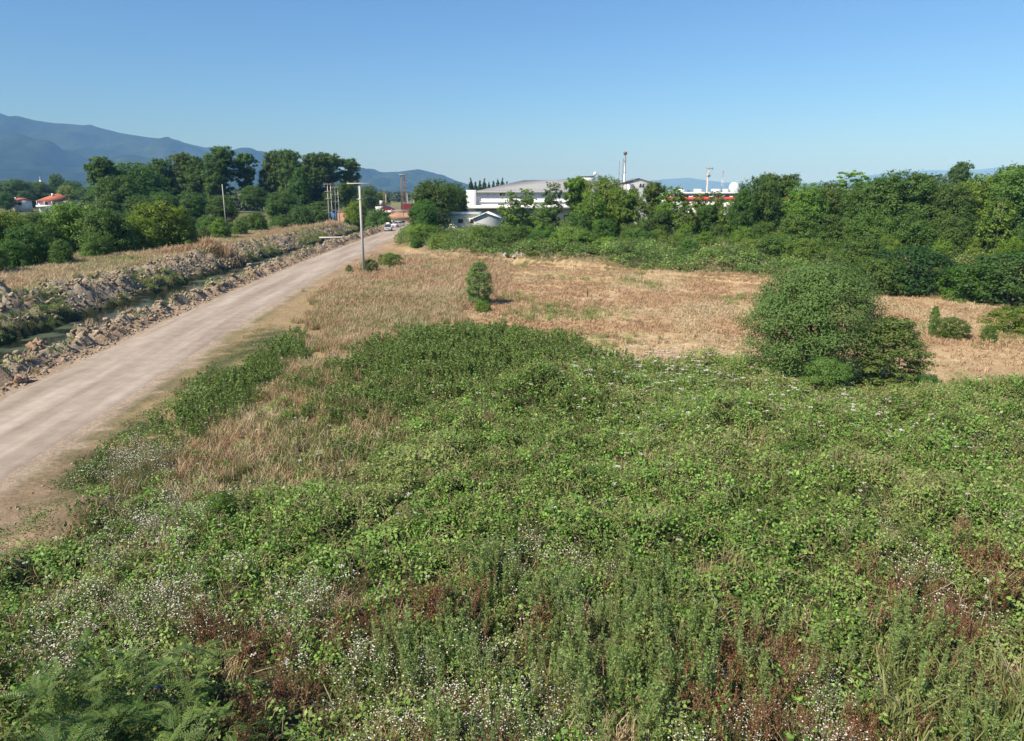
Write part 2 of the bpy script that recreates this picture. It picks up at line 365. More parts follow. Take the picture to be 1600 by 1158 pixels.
def strip(us, vs, zf, edge=0.0):
    uu_, vv_ = np.meshgrid(us, vs)
    wob = edge * (fbm(uu_ * 0 + np.sign(uu_) * 9, vv_, 3, .5) - .5)
    X = cl(vv_) + uu_ + wob * (np.abs(uu_) / max(np.max(np.abs(us)), .01)) ** 4 * np.sign(uu_)
    Zz = zf(X, vv_)
    b = MB(); ny_, nx_ = X.shape
    i_ = (np.arange(ny_ - 1)[:, None] * nx_ + np.arange(nx_ - 1)[None]).ravel()
    b.add(np.stack([X, vv_, Zz], -1), np.stack([i_, i_ + 1, i_ + nx_ + 1, i_ + nx_], 1), 0, uu_.ravel() / 8 + .5)
    return b
def road_mat():
    m = bpy.data.materials.new('dirt_road_surface'); m.use_nodes = True; t = m.node_tree; b = t.nodes['Principled BSDF']
    at = N(t, 'ShaderNodeAttribute', attribute_name='v'); tc = N(t, 'ShaderNodeTexCoord'); sx = N(t, 'ShaderNodeSeparateXYZ'); t.links.new(tc.outputs['Object'], sx.inputs[0])
    cx = N(t, 'ShaderNodeCombineXYZ')
    a1 = N(t, 'ShaderNodeMath', operation='MULTIPLY'); a1.inputs[1].default_value = 8; t.links.new(at.outputs['Fac'], a1.inputs[0])
    a2 = N(t, 'ShaderNodeMath', operation='MULTIPLY'); a2.inputs[1].default_value = .07; t.links.new(sx.outputs[1], a2.inputs[0])
    t.links.new(a1.outputs[0], cx.inputs[0]); t.links.new(a2.outputs[0], cx.inputs[1])
    n = N(t, 'ShaderNodeTexNoise'); n.inputs['Scale'].default_value = .75; n.inputs['Detail'].default_value = 5; n.inputs['Roughness'].default_value = .6; t.links.new(cx.outputs[0], n.inputs['Vector'])
    n2 = N(t, 'ShaderNodeTexNoise'); n2.inputs['Scale'].default_value = 1.2; n2.inputs['Detail'].default_value = 9; n2.inputs['Roughness'].default_value = .7; t.links.new(tc.outputs['Object'], n2.inputs['Vector'])
    r = N(t, 'ShaderNodeValToRGB'); r.color_ramp.elements[0].position = .34; r.color_ramp.elements[0].color = (.22, .175, .14, 1); r.color_ramp.elements[1].position = .62; r.color_ramp.elements[1].color = (.43, .365, .31, 1)
    e = r.color_ramp.elements.new(.5); e.color = (.33, .275, .225, 1)
    md = N(t, 'ShaderNodeMath', operation='MULTIPLY_ADD'); md.inputs[1].default_value = .35; t.links.new(n2.outputs[0], md.inputs[0])
    s2 = N(t, 'ShaderNodeMath', operation='MULTIPLY'); s2.inputs[1].default_value = .65; t.links.new(n.outputs[0], s2.inputs[0]); t.links.new(s2.outputs[0], md.inputs[2])
    t.links.new(md.outputs[0], r.inputs[0]); t.links.new(r.outputs[0], b.inputs['Base Color'])
    b.inputs['Roughness'].default_value = .9; b.inputs['Specular IOR Level'].default_value = .2
    bp = N(t, 'ShaderNodeBump'); bp.inputs['Strength'].default_value = .35; bp.inputs['Distance'].default_value = .06; t.links.new(md.outputs[0], bp.inputs['Height']); t.links.new(bp.outputs[0], b.inputs['Normal'])
    return m
rv = np.array(geo(-60, 0, 2, 1.0) + geo(.5, 204, .5, 1.006))
rb = strip(np.linspace(-3.8, 2.7, 26), rv, lambda x, y: height(x, y) + .035 + .03 * (fbm(x, y, 2, .5) - .5) - .12 * ss(1.8, 2.5, x - cl(y)) - .16 * (x - cl(y) < -3.4), 1.6)
ob('dirt_road', rb.mesh('dirt_road', [road_mat()], True), kind='structure')
def water_mat():
    m = bpy.data.materials.new('ditch_water'); m.use_nodes = True; t = m.node_tree; b = t.nodes['Principled BSDF']
    tc = N(t, 'ShaderNodeTexCoord'); n = N(t, 'ShaderNodeTexNoise'); n.inputs['Scale'].default_value = .35; n.inputs['Detail'].default_value = 6; t.links.new(tc.outputs['Object'], n.inputs['Vector'])
    r = N(t, 'ShaderNodeValToRGB'); r.color_ramp.elements[0].position = .5; r.color_ramp.elements[0].color = (.018, .02, .015, 1); r.color_ramp.elements[1].position = .62; r.color_ramp.elements[1].color = (.05, .07, .025, 1)
    t.links.new(n.outputs[0], r.inputs[0]); t.links.new(r.outputs[0], b.inputs['Base Color'])
    rr = N(t, 'ShaderNodeMapRange'); rr.inputs[1].default_value = .5; rr.inputs[2].default_value = .62; rr.inputs[3].default_value = .06; rr.inputs[4].default_value = .7; t.links.new(n.outputs[0], rr.inputs[0]); t.links.new(rr.outputs[0], b.inputs['Roughness'])
    n2 = N(t, 'ShaderNodeTexNoise'); n2.inputs['Scale'].default_value = 4; t.links.new(tc.outputs['Object'], n2.inputs['Vector'])
    bp = N(t, 'ShaderNodeBump'); bp.inputs['Strength'].default_value = .08; bp.inputs['Distance'].default_value = .05; t.links.new(n2.outputs[0], bp.inputs['Height']); t.links.new(bp.outputs[0], b.inputs['Normal'])
    return m
wb = strip(np.linspace(-15.6, -7.6, 6), np.array(geo(-60, 206, 4, 1)), lambda x, y: x * 0 - 1.45)
ob('water', wb.mesh('water', [water_mat()]), kind='structure')

# ------------------------------------------------------------------ mountains
def range_mat(name, a, b, c):
    m = bpy.data.materials.new(name); m.use_nodes = True; t = m.node_tree; p = t.nodes['Principled BSDF']
    tc = N(t, 'ShaderNodeTexCoord'); n = N(t, 'ShaderNodeTexNoise'); n.inputs['Scale'].default_value = .004; n.inputs['Detail'].default_value = 10; n.inputs['Roughness'].default_value = .78
    t.links.new(tc.outputs['Object'], n.inputs['Vector'])
    r = N(t, 'ShaderNodeValToRGB'); r.color_ramp.elements[0].position = .4; r.color_ramp.elements[0].color = (*a, 1); r.color_ramp.elements[1].position = .72; r.color_ramp.elements[1].color = (*c, 1)
    e = r.color_ramp.elements.new(.58); e.color = (*b, 1)
    t.links.new(n.outputs[0], r.inputs[0]); t.links.new(r.outputs[0], p.inputs['Base Color']); p.inputs['Roughness'].default_value = 1; p.inputs['Specular IOR Level'].default_value = 0
    return m
def ridge(name, prof, D, depth, mt, rough=.12, n=260, seed=0, lobes=22):
    px = np.linspace(prof[0][0], prof[-1][0], n); py = np.interp(px, [p[0] for p in prof], [p[1] for p in prof])
    hz = np.array([ZY(q, D) for q in py]) + 3
    x0 = (px - 800) / F * D * CP
    ts = np.concatenate([np.linspace(-1, 0, 42), np.linspace(.06, 1, 14)])
    X = []; 
    for t_ in ts:
        prof_t = (1 - abs(t_)) ** (1.25 if t_ < 0 else 1.0)
        y = D + t_ * depth * (1 if t_ < 0 else .8)
        x = x0 * (D + t_ * depth * .5) / D
        spur = fbm(x + seed * 1000, y * .6, 5, lobes / (x0[-1] - x0[0] + 1))
        fac = 1 - (1 - prof_t) * .0
        z = hz * prof_t * (1 + (spur - .5) * 2.4 * (1 - abs(t_)) * abs(t_) * 3) + (fbm(x, y, 5, 1 / 260.) - .5) * rough * hz * (1 if t_ else .12)
        X.append(np.stack([x, x * 0 + y, np.where(prof_t <= 0, -3, z)], 1))
    X = np.array(X); b = MB(); r_, c_ = X.shape[:2]
    i_ = (np.arange(r_ - 1)[:, None] * c_ + np.arange(c_ - 1)[None]).ravel()
    b.add(X, np.stack([i_, i_ + 1, i_ + c_ + 1, i_ + c_], 1))
    ob(name, b.mesh(name, [mt], True), kind='structure')
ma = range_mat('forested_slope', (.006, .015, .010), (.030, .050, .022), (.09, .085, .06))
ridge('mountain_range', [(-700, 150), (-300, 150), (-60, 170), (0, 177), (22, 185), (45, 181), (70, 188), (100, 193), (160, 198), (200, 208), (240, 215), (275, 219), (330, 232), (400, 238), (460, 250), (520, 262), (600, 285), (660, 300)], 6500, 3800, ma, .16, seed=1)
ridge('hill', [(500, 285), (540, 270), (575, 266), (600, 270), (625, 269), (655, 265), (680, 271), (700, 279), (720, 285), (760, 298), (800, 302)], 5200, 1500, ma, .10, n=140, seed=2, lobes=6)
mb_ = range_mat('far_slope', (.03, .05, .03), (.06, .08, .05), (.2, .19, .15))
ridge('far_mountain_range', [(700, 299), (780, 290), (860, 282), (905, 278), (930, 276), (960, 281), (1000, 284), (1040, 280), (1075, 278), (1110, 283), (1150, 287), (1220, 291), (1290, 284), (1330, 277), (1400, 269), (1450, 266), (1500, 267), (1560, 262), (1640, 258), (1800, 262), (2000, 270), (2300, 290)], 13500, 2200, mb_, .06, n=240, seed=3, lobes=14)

# ------------------------------------------------------------------ scatter (stuff): one object whose points carry real plants
HID = {}
def scatter(name, X, Y, Zp, variants, scale, label, tint=None, tilt=.15, cat='plants', idx=None, zsq=None, col=None):
    n = len(X)
    if n == 0: return
    me = bpy.data.meshes.new(name); me.vertices.add(n)
    me.vertices.foreach_set('co', np.stack([X, Y, Zp], 1).astype(np.float32).ravel())
    rot = np.stack([RG.normal(0, tilt, n), RG.normal(0, tilt, n), RG.random(n) * 6.283], 1)
    scale = np.broadcast_to(scale, (n,)); zs = np.ones(n) if zsq is None else zsq
    S = np.stack([scale, scale, scale * zs], 1)
    def A(nm, ty, key, v): a = me.attributes.new(nm, ty, 'POINT'); a.data.foreach_set(key, v)
    A('rot', 'FLOAT_VECTOR', 'vector', rot.astype(np.float32).ravel()); A('scl', 'FLOAT_VECTOR', 'vector', S.astype(np.float32).ravel())
    A('idx', 'INT', 'value', (RG.integers(0, len(variants), n) if idx is None else idx).astype(np.int32))
    A('tint', 'FLOAT', 'value', np.clip(np.zeros(n) if tint is None else tint, 0, 1).astype(np.float32))
    o = ob(name, me, kind='stuff', label=label, cat=cat)
    ng = bpy.data.node_groups.new(name + '_nodes', 'GeometryNodeTree')
    ng.interface.new_socket('Geometry', in_out='INPUT', socket_type='NodeSocketGeometry'); ng.interface.new_socket('Geometry', in_out='OUTPUT', socket_type='NodeSocketGeometry')
    gi = ng.nodes.new('NodeGroupInput'); go = ng.nodes.new('NodeGroupOutput')
    ip = ng.nodes.new('GeometryNodeInstanceOnPoints'); jn = ng.nodes.new('GeometryNodeJoinGeometry')
    for v in variants:
        if v.name not in HID: HID[v.name] = bpy.data.objects.new(v.name, v)
        oi = ng.nodes.new('GeometryNodeObjectInfo'); oi.inputs['Object'].default_value = HID[v.name]; oi.inputs['As Instance'].default_value = True
        ng.links.new(oi.outputs['Geometry'], jn.inputs[0])
    def na(nm, dt):
        a = ng.nodes.new('GeometryNodeInputNamedAttribute'); a.data_type = dt; a.inputs['Name'].default_value = nm; return [q for q in a.outputs if q.enabled][0]
    ng.links.new(gi.outputs[0], ip.inputs['Points']); ng.links.new(jn.outputs[0], ip.inputs['Instance']); ip.inputs['Pick Instance'].default_value = True
    ng.links.new(na('idx', 'INT'), ip.inputs['Instance Index']); ng.links.new(na('rot', 'FLOAT_VECTOR'), ip.inputs['Rotation']); ng.links.new(na('scl', 'FLOAT_VECTOR'), ip.inputs['Scale'])
    ng.links.new(ip.outputs[0], go.inputs[0])
    md = o.modifiers.new('plants', 'NODES'); md.node_group = ng
    return o

# ---- plant meshes
def v_bramble(seed, n=90, L=.06, R=.32, H=.26, m='bramble', stems=5):
    g = np.random.default_rng(seed); b = MB()
    for k in range(stems):
        a = g.random() * 6.28; l = R * g.uniform(.8, 1.5); t = np.linspace(0, 1, 5)
        pts = np.stack([np.cos(a) * l * t, np.sin(a) * l * t, H * (1.2 * np.sin(t * 2.6) * g.uniform(.7, 1.3)) - .05], 1)
        b.tube(pts, .005, 3, 1, cap=False)
    nc = max(n // 6, 3); a = g.random(nc) * 6.28; r = R * np.sqrt(g.random(nc)); cc = np.stack([np.cos(a) * r, np.sin(a) * r, H * (1 - (r / R) ** 2) * g.uniform(.5, 1.25, nc)], 1)
    c = cc[g.integers(0, nc, n)] + g.normal(0, L * 1.1, (n, 3)) * (1, 1, .7)
    Nn = rnd(n, g) * .6 + (0, 0, .75); T = np.cross(Nn, rnd(n, g))
    b.leaves(c, T, Nn, L * g.uniform(.7, 1.4, n), L * .75 * g.uniform(.7, 1.2, n), 0, g.random(n))
    return b.mesh('bramble_clump', [M[m], M['stem']])
def v_grass(seed, n=26, H=.55, W=.012, m='straw', spread=.16, lean=.5):
    g = np.random.default_rng(seed); b = MB(); a = g.random(n) * 6.28; r = spread * np.sqrt(g.random(n)); h = H * g.uniform(.5, 1.1, n); la = g.random(n) * 6.28; ll = lean * g.random(n) * h
    base = np.stack([np.cos(a) * r, np.sin(a) * r, r * 0 - .03], 1); sd_ = np.stack([np.cos(la + 1.57), np.sin(la + 1.57), la * 0], 1) * W
    mid = base + np.stack([np.cos(la) * ll * .3, np.sin(la) * ll * .3, h * .6], 1); tip = base + np.stack([np.cos(la) * ll, np.sin(la) * ll, h], 1)
    V = np.stack([base - sd_ * .5, base + sd_ * .5, mid + sd_ * .6, mid - sd_ * .6, tip + sd_ * .4, tip - sd_ * .4], 1).reshape(-1, 3)
    k = np.arange(n)[:, None] * 6
    Fq = np.concatenate([k + [[0, 1, 2, 3]], k + [[3, 2, 4, 5]]]); b.add(V, Fq, 0, np.repeat(g.random(n), 6))
    return b.mesh('grass_tuft', [M[m]])
def v_stalk(seed, n=4, H=1.15, L=.07, W=.024, per=80, m='mug', rad=.05, spread=.14):
    """upright leafy stems"""
    g = np.random.default_rng(seed); b = MB()
    for k in range(n):
        x, y = g.normal(0, spread, 2); h = H * g.uniform(.7, 1.1); lx, ly = g.normal(0, .07, 2) * h
        t = np.linspace(0, 1, 4); b.tube(np.stack([x + lx * t, y + ly * t, h * t - .05], 1), .005, 3, 1, cap=False)
        tt = g.random(per) ** .7; a = g.random(per) * 6.28; rr = rad * (1.15 - tt) + .01
        c = np.stack([x + lx * tt + np.cos(a) * rr, y + ly * tt + np.sin(a) * rr, h * tt], 1)
        T = np.stack([np.cos(a), np.sin(a), a * 0 + .7], 1) + rnd(per, g) * .3; Nn = np.cross(T, rnd(per, g))
        b.leaves(c, T, Nn, L * g.uniform(.6, 1.2, per), W * g.uniform(.8, 1.3, per), 0, g.random(per))
    return b.mesh('leafy_stems', [M[m], M['stem']])
def v_dock(seed, n=5, H=.85):
    g = np.random.default_rng(seed); b = MB()
    for k in range(n):
        x, y = g.normal(0, .12, 2); h = H * g.uniform(.6, 1.1); lx, ly = g.normal(0, .14, 2) * h; t = np.linspace(0, 1, 4)
        b.tube(np.stack([x + lx * t, y + ly * t, h * t - .05], 1), .005, 3, 0, g.random(), cap=False)
        for q in range(3):
            tt = g.uniform(.4, .8); a = g.random() * 6.28; p0 = np.array([x + lx * tt, y + ly * tt, h * tt]); p1 = p0 + np.array([np.cos(a) * .1, np.sin(a) * .1, .2]) * g.uniform(.6, 1.3)
            b.tube(np.stack([p0, p1]), .004, 3, 0, g.random(), cap=False)
            c = p0 + (p1 - p0) * g.random((9, 1)) + g.normal(0, .012, (9, 3)); b.leaves(c, rnd(9, g) + (0, 0, .5), rnd(9, g), .03, .018, 0, g.random(9))
        tt = g.uniform(.4, 1, 26)[:, None]; c = np.array([[x, y, 0]]) + tt * np.array([[lx, ly, h]]) + g.normal(0, .018, (26, 3)); b.leaves(c, rnd(26, g) + (0, 0, .6), rnd(26, g), .035, .02, 0, g.random(26))
    return b.mesh('dock_stalks', [M['dock']])
def v_fleabane(seed, n=22, H=.55, R=.2, fs=.022, leaf=30):
    g = np.random.default_rng(seed); b = MB()
    x = g.normal(0, R * .6, n); y = g.normal(0, R * .6, n); z = H * g.uniform(.55, 1.1, n)
    for k in range(0, n, 2):
        b.tube(np.array([[x[k] * .4, y[k] * .4, 0], [x[k] * .7, y[k] * .7, z[k] * .6], [x[k], y[k], z[k]]]), .003, 3, 1, cap=False)
    c = np.stack([x, y, z], 1); Nn = rnd(n, g) * .35 + (0, 0, 1.); b.leaves(c, np.cross(Nn, rnd(n, g)), Nn, fs * g.uniform(.7, 1.4, n), fs * g.uniform(.8, 1.3, n), 0)
    c = np.stack([g.normal(0, R * .6, leaf), g.normal(0, R * .6, leaf), H * g.random(leaf) * .9], 1); b.leaves(c, rnd(leaf, g) + (0, 0, .8), rnd(leaf, g), .07, .016, 2, g.random(leaf))
    return b.mesh('fleabane', [M['flower'], M['stem'], M['mug']])
def v_umbel(seed, R=.07, H=.35, k=1):
    g = np.random.default_rng(seed); b = MB()
    b.tube(np.array([[0, 0, -.1], [.01, 0, H * .5], [0, .02, H]]), .004, 3, 1, cap=False)
    n = 16; a = g.random(n) * 6.28; r = R * np.sqrt(g.random(n)); c = np.stack([np.cos(a) * r, np.sin(a) * r, H + .01 * g.random(n) - r * .15], 1)
    Nn = rnd(n, g) * .2 + (0, 0, 1.); b.leaves(c, np.cross(Nn, rnd(n, g)), Nn, R * .5, R * .5, 0)
    return b.mesh('white_umbel', [M['flower'], M['stem']])
def v_feather(seed, n=16, L=.42):
    """pinnate fronds"""
    g = np.random.default_rng(seed); b = MB()
    for k in range(n):
        a = g.random() * 6.28; o0 = np.array([g.normal(0, .12), g.normal(0, .12), g.uniform(-.1, .25)]); l = L * g.uniform(.7, 1.2); up = g.uniform(.3, 1.0)
        t = np.linspace(0, 1, 4)[:, None]; D = np.array([np.cos(a), np.sin(a), up]); P_ = o0 + D * l * t + np.array([0, 0, -.28 * l]) * t ** 2 * 1.5
        b.tube(P_, .003, 3, 1, cap=False)
        m_ = 9; tt = np.linspace(.15, 1, m_)[:, None]; c = o0 + D * l * tt + np.array([0, 0, -.28 * l]) * tt ** 2 * 1.5; sdv = np.array([-np.sin(a), np.cos(a), 0]); vv = g.random()
        for s_ in (-1, 1):
            T = np.repeat((sdv * s_ + D * .45)[None], m_, 0); ll = .085 * (1.1 - .6 * np.abs(tt[:, 0] - .5)) * g.uniform(.7, 1.2, m_); b.leaves(c + T * ll[:, None] * .45, T, np.tile(np.array([[0, 0, 1.]]) + g.normal(0, .25, 3), (m_, 1)), ll, .026, 0, np.clip(vv + g.normal(0, .12, m_), 0, 1))
    return b.mesh('feathery_fronds', [M['feather'], M['stem']])
def v_mat(seed, n=60, R=.35, H=.14, L=.05, m='weed'):
    g = np.random.default_rng(seed); b = MB(); a = g.random(n) * 6.28; r = R * np.sqrt(g.random(n)); c = np.stack([np.cos(a) * r, np.sin(a) * r, H * g.random(n) * (1.1 - r / R)], 1)
    Nn = rnd(n, g) * .7 + (0, 0, .7); b.leaves(c, np.cross(Nn, rnd(n, g)), Nn, L * g.uniform(.7, 1.5, n), L * .5, 0, g.random(n)); return b.mesh('low_weed_patch', [M[m]])
def v_clod(seed, R=.3, m='clod', sub=2):
    g = np.random.default_rng(seed); import bmesh
    bm = bmesh.new(); bmesh.ops.create_icosphere(bm, subdivisions=sub, radius=R)
    V = np.array([v.co[:] for v in bm.verts]); Fc = np.array([[v.index for v in f.verts] for f in bm.faces]); bm.free()
    s = g.normal(size=3) * 20; nn = fbm(V[:, 0] / R * 1.2 + s[0] + V[:, 2] / R * .7, V[:, 1] / R * 1.2 + s[1] + V[:, 2] / R, 3, 1.2)
    V = V * (0.25 + 1.4 * nn)[:, None] * g.uniform(.6, 1.3, 3) * (1.1, 1, .75) + g.normal(0, R * .09, V.shape)
    b = MB(); b.add(V, Fc); return b.mesh('earth_clod', [M[m]])

BR_N = [v_bramble(100 + i, 130, .056) for i in range(6)]
BR_N += [v_bramble(110 + i, 90, .07, .36, .34) for i in range(2)]
BR_F = [v_bramble(120 + i, 60, .085, .4, .3, stems=3) for i in range(5)]
GR_D = [v_grass(140 + i, 34, .44, .010, lean=.95, spread=.2) for i in range(5)]
GR_DF = [v_grass(150 + i, 24, .42, .018, spread=.28, lean=1.1) for i in range(4)]
GR_S = [v_grass(155 + i, 22, .22, .025, spread=.3, lean=1.2) for i in range(4)]
GR_G = [v_grass(160 + i, 30, .45, .014, 'grass', .2, .8) for i in range(4)]
MUG = [v_stalk(170 + i) for i in range(5)]
GOLD = [v_stalk(180 + i, 5, .7, .12, .04, 34, 'golden', .07, .2) for i in range(5)]
DOCK = [v_dock(190 + i) for i in range(5)]
FLEA = [v_fleabane(200 + i, 28, fs=.026) for i in range(5)]
UMB = [v_umbel(210 + i) for i in range(3)]
UMBE = [v_umbel(215 + i, .088, .3) for i in range(3)]
FEA = [v_feather(220 + i, 13, .30) for i in range(4)]
MAT = [v_mat(230 + i) for i in range(5)]
CLOD = [v_clod(240 + i) for i in range(8)]
SHL = [v_bramble(250 + i, 90, .15, .7, .6, 'weed', 3) for i in range(5)]
SHB = [v_bramble(256 + i, 90, .15, .7, .6, 'bramble', 3) for i in range(5)]
YEL = [v_bramble(262 + i, 30, .05, .25, .25, 'yellow', 2) for i in range(2)]

def cand(dens, y0, y1, xl, xr):
    """even random points in a trapezium reaching from y0 to y1"""
    A = abs((xr(y0) - xl(y0) + xr(y1) - xl(y1)) / 2 * (y1 - y0)); n = int(A * dens * 1.6)
    y = RG.uniform(y0, y1, n); mx_ = max(xr(y1) - xl(y1), xr(y0) - xl(y0)); x = RG.random(n) * mx_
    w_ = xr(y) - xl(y); k = x < w_; x = x[k] + xl(y[k]); y = y[k]
    m_ = int(A * dens); return x[:m_], y[:m_]
FL = lambda y: -(.88 * y + 6); FR = lambda y: .93 * y + 7
def take(x, y, p): k = RG.random(len(x)) < p; return x[k], y[k]

DK = [(400, 985, 1.0), (545, 945, .8), (600, 960, .6), (690, 930, .5), (365, 1010, .7), (450, 1060, .8), (840, 960, .5), (1050, 1030, .5), (1075, 1000, .5), (1160, 990, .8), (1250, 990, .8), (1130, 1060, .8), (1230, 1060, .7), (1400, 920, 1.0), (1470, 950, 1.0), (1520, 1020, .9), (1390, 1090, .9), (1360, 1120, .8), (1560, 900, .9), (1480, 930, .8), (740, 940, .5), (700, 1090, .4), (770, 1130, .4), (330, 960, .5), (1210, 1100, .6)]
MG = [(640, 1000, .7), (700, 980, .8), (760, 1040, .6), (880, 980, 1.0), (900, 1030, .9), (960, 1000, .9), (1010, 1030, .8), (860, 920, .9), (940, 950, 1.2), (1080, 990, .8), (1100, 1040, .6), (1440, 1000, .8), (1500, 1080, .7), (1180, 1010, .7), (700, 1090, .6), (780, 1110, .6), (940, 1080, .6), (1330, 1040, .7), (1550, 1130, .6), (1020, 930, .8), (780, 890, .8)]
FB = [(650, 1080, .9), (700, 1040, .9), (760, 1100, .9), (820, 1120, 1.0), (860, 1080, .9), (600, 1100, .7), (900, 1140, .9), (760, 1020, .6), (480, 930, .8), (430, 940, .7), (130, 960, .8), (240, 830, 1.0), (60, 990, .7), (150, 920, .9), (1060, 1140, .7), (1180, 1090, .6), (1150, 1120, .5), (1430, 900, .8), (1300, 1050, .5), (240, 930, .9), (300, 960, .8), (810, 870, .7), (930, 905, .7), (1340, 1150, .7), (560, 1020, .7), (200, 700, 1.1), (250, 790, .9)]

def near_road(x, y, m=4.2): return (x - cl(y)) > m
# brambles
x, y = cand(9, 6, 34, FL, FR)
k = near_road(x, y) & ~Z('dirt', x, y, .5); x, y = x[k], y[k]
inb = Z('bramble', x, y, .6); low = y < 19.5
pr = np.where(inb, 1.0, np.where(low & ~Z('straw', x, y), .92, .07))
pr *= 1 - .7 * np.clip(blobmask(DK, x, y) + .8 * blobmask(MG, x, y), 0, 1) * low
pr *= np.where(inb, 1, .55 + .8 * ss(.4, .6, fbm(x, y, 3, .5)))
x, y = take(x, y, np.clip(pr, 0, 1))
tn = ss(.5, .75, fbm(x + 9, y, 4, .35)) * .5 + .18 * RG.random(len(x))
scatter('bramble_thicket', x, y, height(x, y) + RG.uniform(-.05, .22, len(x)), BR_N, RG.uniform(.7, 1.6, len(x)), 'dense light green bramble cover of small leaves over the near field', tn, .3)
x, y = cand(7, 34, 52, lambda y: -12, lambda y: .82 * y + 5)
k = Z('bramble', x, y, .6); x, y = x[k], y[k]
tn = ss(.5, .8, fbm(x + 9, y, 4, .35)) * .7 + .2 * RG.random(len(x))
scatter('far_bramble_thicket', x, y, height(x, y) + RG.uniform(-.05, .25, len(x)), BR_F, RG.uniform(.7, 1.35, len(x)), 'back edge of the bramble cover where it meets the dry brown field', tn, .3)
# goldenrod-like mound
x, y = cand(11, 26, 60, lambda y: -14, lambda y: 10)
k = (RG.random(len(x)) < .95 * soft('mound', x + (fbm(x, y, 3, .5) - .5) * 6, y, 2.6) ** 1.3) | (Z('verge', x, y, .5) & (RG.random(len(x)) < .5)); x, y = x[k], y[k]
scatter('upright_weeds', x, y, height(x, y), GOLD, RG.uniform(.7, 1.25, len(x)), 'dark green mound of upright leafy weeds in front of the small sapling', .25 * RG.random(len(x)), .12)
x, y = cand(5, 8, 48, FL, FR)
k = near_road(x, y) & (~Z('dirt', x, y, .4)) & (fbm(x + 40, y, 3, .4) > .56) & (y < 34); x, y = x[k], y[k]
scatter('scattered_leafy_weeds', x, y, height(x, y), GOLD, RG.uniform(.5, 1.0, len(x)), 'tufts of darker upright weeds dotted through the near bramble cover', .4 * RG.random(len(x)), .15)
# verge mats
x, y = cand(9, 10, 90, lambda y: float(0) + cl(y) + 3.8, lambda y: cl(y) + 15)
k = (Z('verge', x, y, .5) & (fbm(x, y, 3, .5) > .38)) | (Z('dirt', x, y) & (fbm(x, y * .6 + 8, 4, .45) > np.where(y < 30, .45, .55))) ; x, y = x[k], y[k]
scatter('verge_weeds', x, y, height(x, y), MAT, RG.uniform(.5, 1.5, len(x)), 'low dark green weed mats creeping over the bare dirt beside the road', .35 * RG.random(len(x)), .1)
# dry grass
x, y = cand(12, 9, 62, FL, FR)
st = Z('straw', x, y, .8); mx2 = Z('mixed', x, y, .8)
pr = np.where(st, .9, np.where(mx2, .55, 0)); pr = np.where((y < 34) & near_road(x, y, 6) & ~Z('dirt', x, y) & (pr == 0), .06 + .22 * ss(.54, .68, fbm(x, y + 60, 3, .5)), pr)
pr = np.where(Z('bramble', x, y, .5) & (y > 15), .012, pr); pr = np.where(Z('mound', x, y), .03, pr)
x, y = take(x, y, pr)
tn = ss(.42, .62, fbm(x, y + 20, 3, .3)) * .8 + .2 * RG.random(len(x))
scatter('dry_grass', x, y, height(x, y), GR_D, RG.uniform(.7, 1.3, len(x)), 'tall straw coloured dry grass between the road verge and the brambles', tn, .2)
x, y = cand(7, 9, 62, FL, FR)
st = Z('straw', x, y, .8); mx2 = Z('mixed', x, y, .8)
pr = np.where(mx2, .95, np.where(st, .5 + .5 * ss(.5, .62, fbm(x + 70, y, 3, .35)), 0)); pr = np.where((y < 30) & near_road(x, y, 6) & ~Z('dirt', x, y) & (pr == 0), .12, pr)
x, y = take(x, y, pr)
scatter('green_grass', x, y, height(x, y), GR_G, RG.uniform(.7, 1.3, len(x)), 'yellow green grass tufts mixed with dry stems near the road', .6 * RG.random(len(x)), .2)
x, y = cand(5, 50, 104, lambda y: -24, lambda y: 6)
k = near_road(x, y, 4.6) & (Z('straw', x, y, .8) | ((y > 60) & (x < 0))) & ~Z('belt', x, y); x, y = x[k], y[k]
scatter('far_dry_grass', x, y, height(x, y), GR_DF, RG.uniform(.7, 1.4, len(x)), 'straw grass round the foot of the concrete pole', ss(.42, .62, fbm(x, y, 3, .2)) * .9, .2)
x, y = cand(9, 36, 100, lambda y: -8, lambda y: .8 * y + 3)
k = Z('field', x, y, .3); x, y = x[k], y[k]; k = RG.random(len(x)) < .25 + .75 * ss(.42, .58, fbm(x, y, 4, .25)); x, y = x[k], y[k]
scatter('field_stubble', x, y, height(x, y), GR_S, RG.uniform(.6, 1.2, len(x)), 'short dry brown stubble covering the open field', ss(.4, .6, fbm(x, y + 33, 3, .15)), .2)
x, y = cand(2.5, 36, 100, lambda y: -16, lambda y: .8 * y + 3)
k = (Z('field', x, y, .3) & (fbm(x + 11, y, 4, .16) > .6)) | (((Z('straw', x, y) & (y > 30)) | ((x < 2) & (y > 58) & near_road(x, y, 5))) & (fbm(x + 31, y, 4, .25) > .53)); x, y = x[k], y[k]
gm_ = [(870, 485, 2.6), (930, 488, 1.8), (820, 488, 2.0), (1150, 470, .5), (580, 455, 1.5), (620, 445, 1.2), (520, 455, 1.5), (720, 395, 3)]
x2, y2 = cand(5, 50, 100, lambda y: -20, lambda y: 25); k = RG.random(len(x2)) < blobmask(gm_, x2, y2, .2); x = np.concatenate([x, x2[k]]); y = np.concatenate([y, y2[k]])
scatter('field_weeds', x, y, height(x, y), GR_G + BR_F, RG.uniform(.5, 1.1, len(x)), 'scattered green weeds growing in the dry brown field', .4 * RG.random(len(x)), .2)
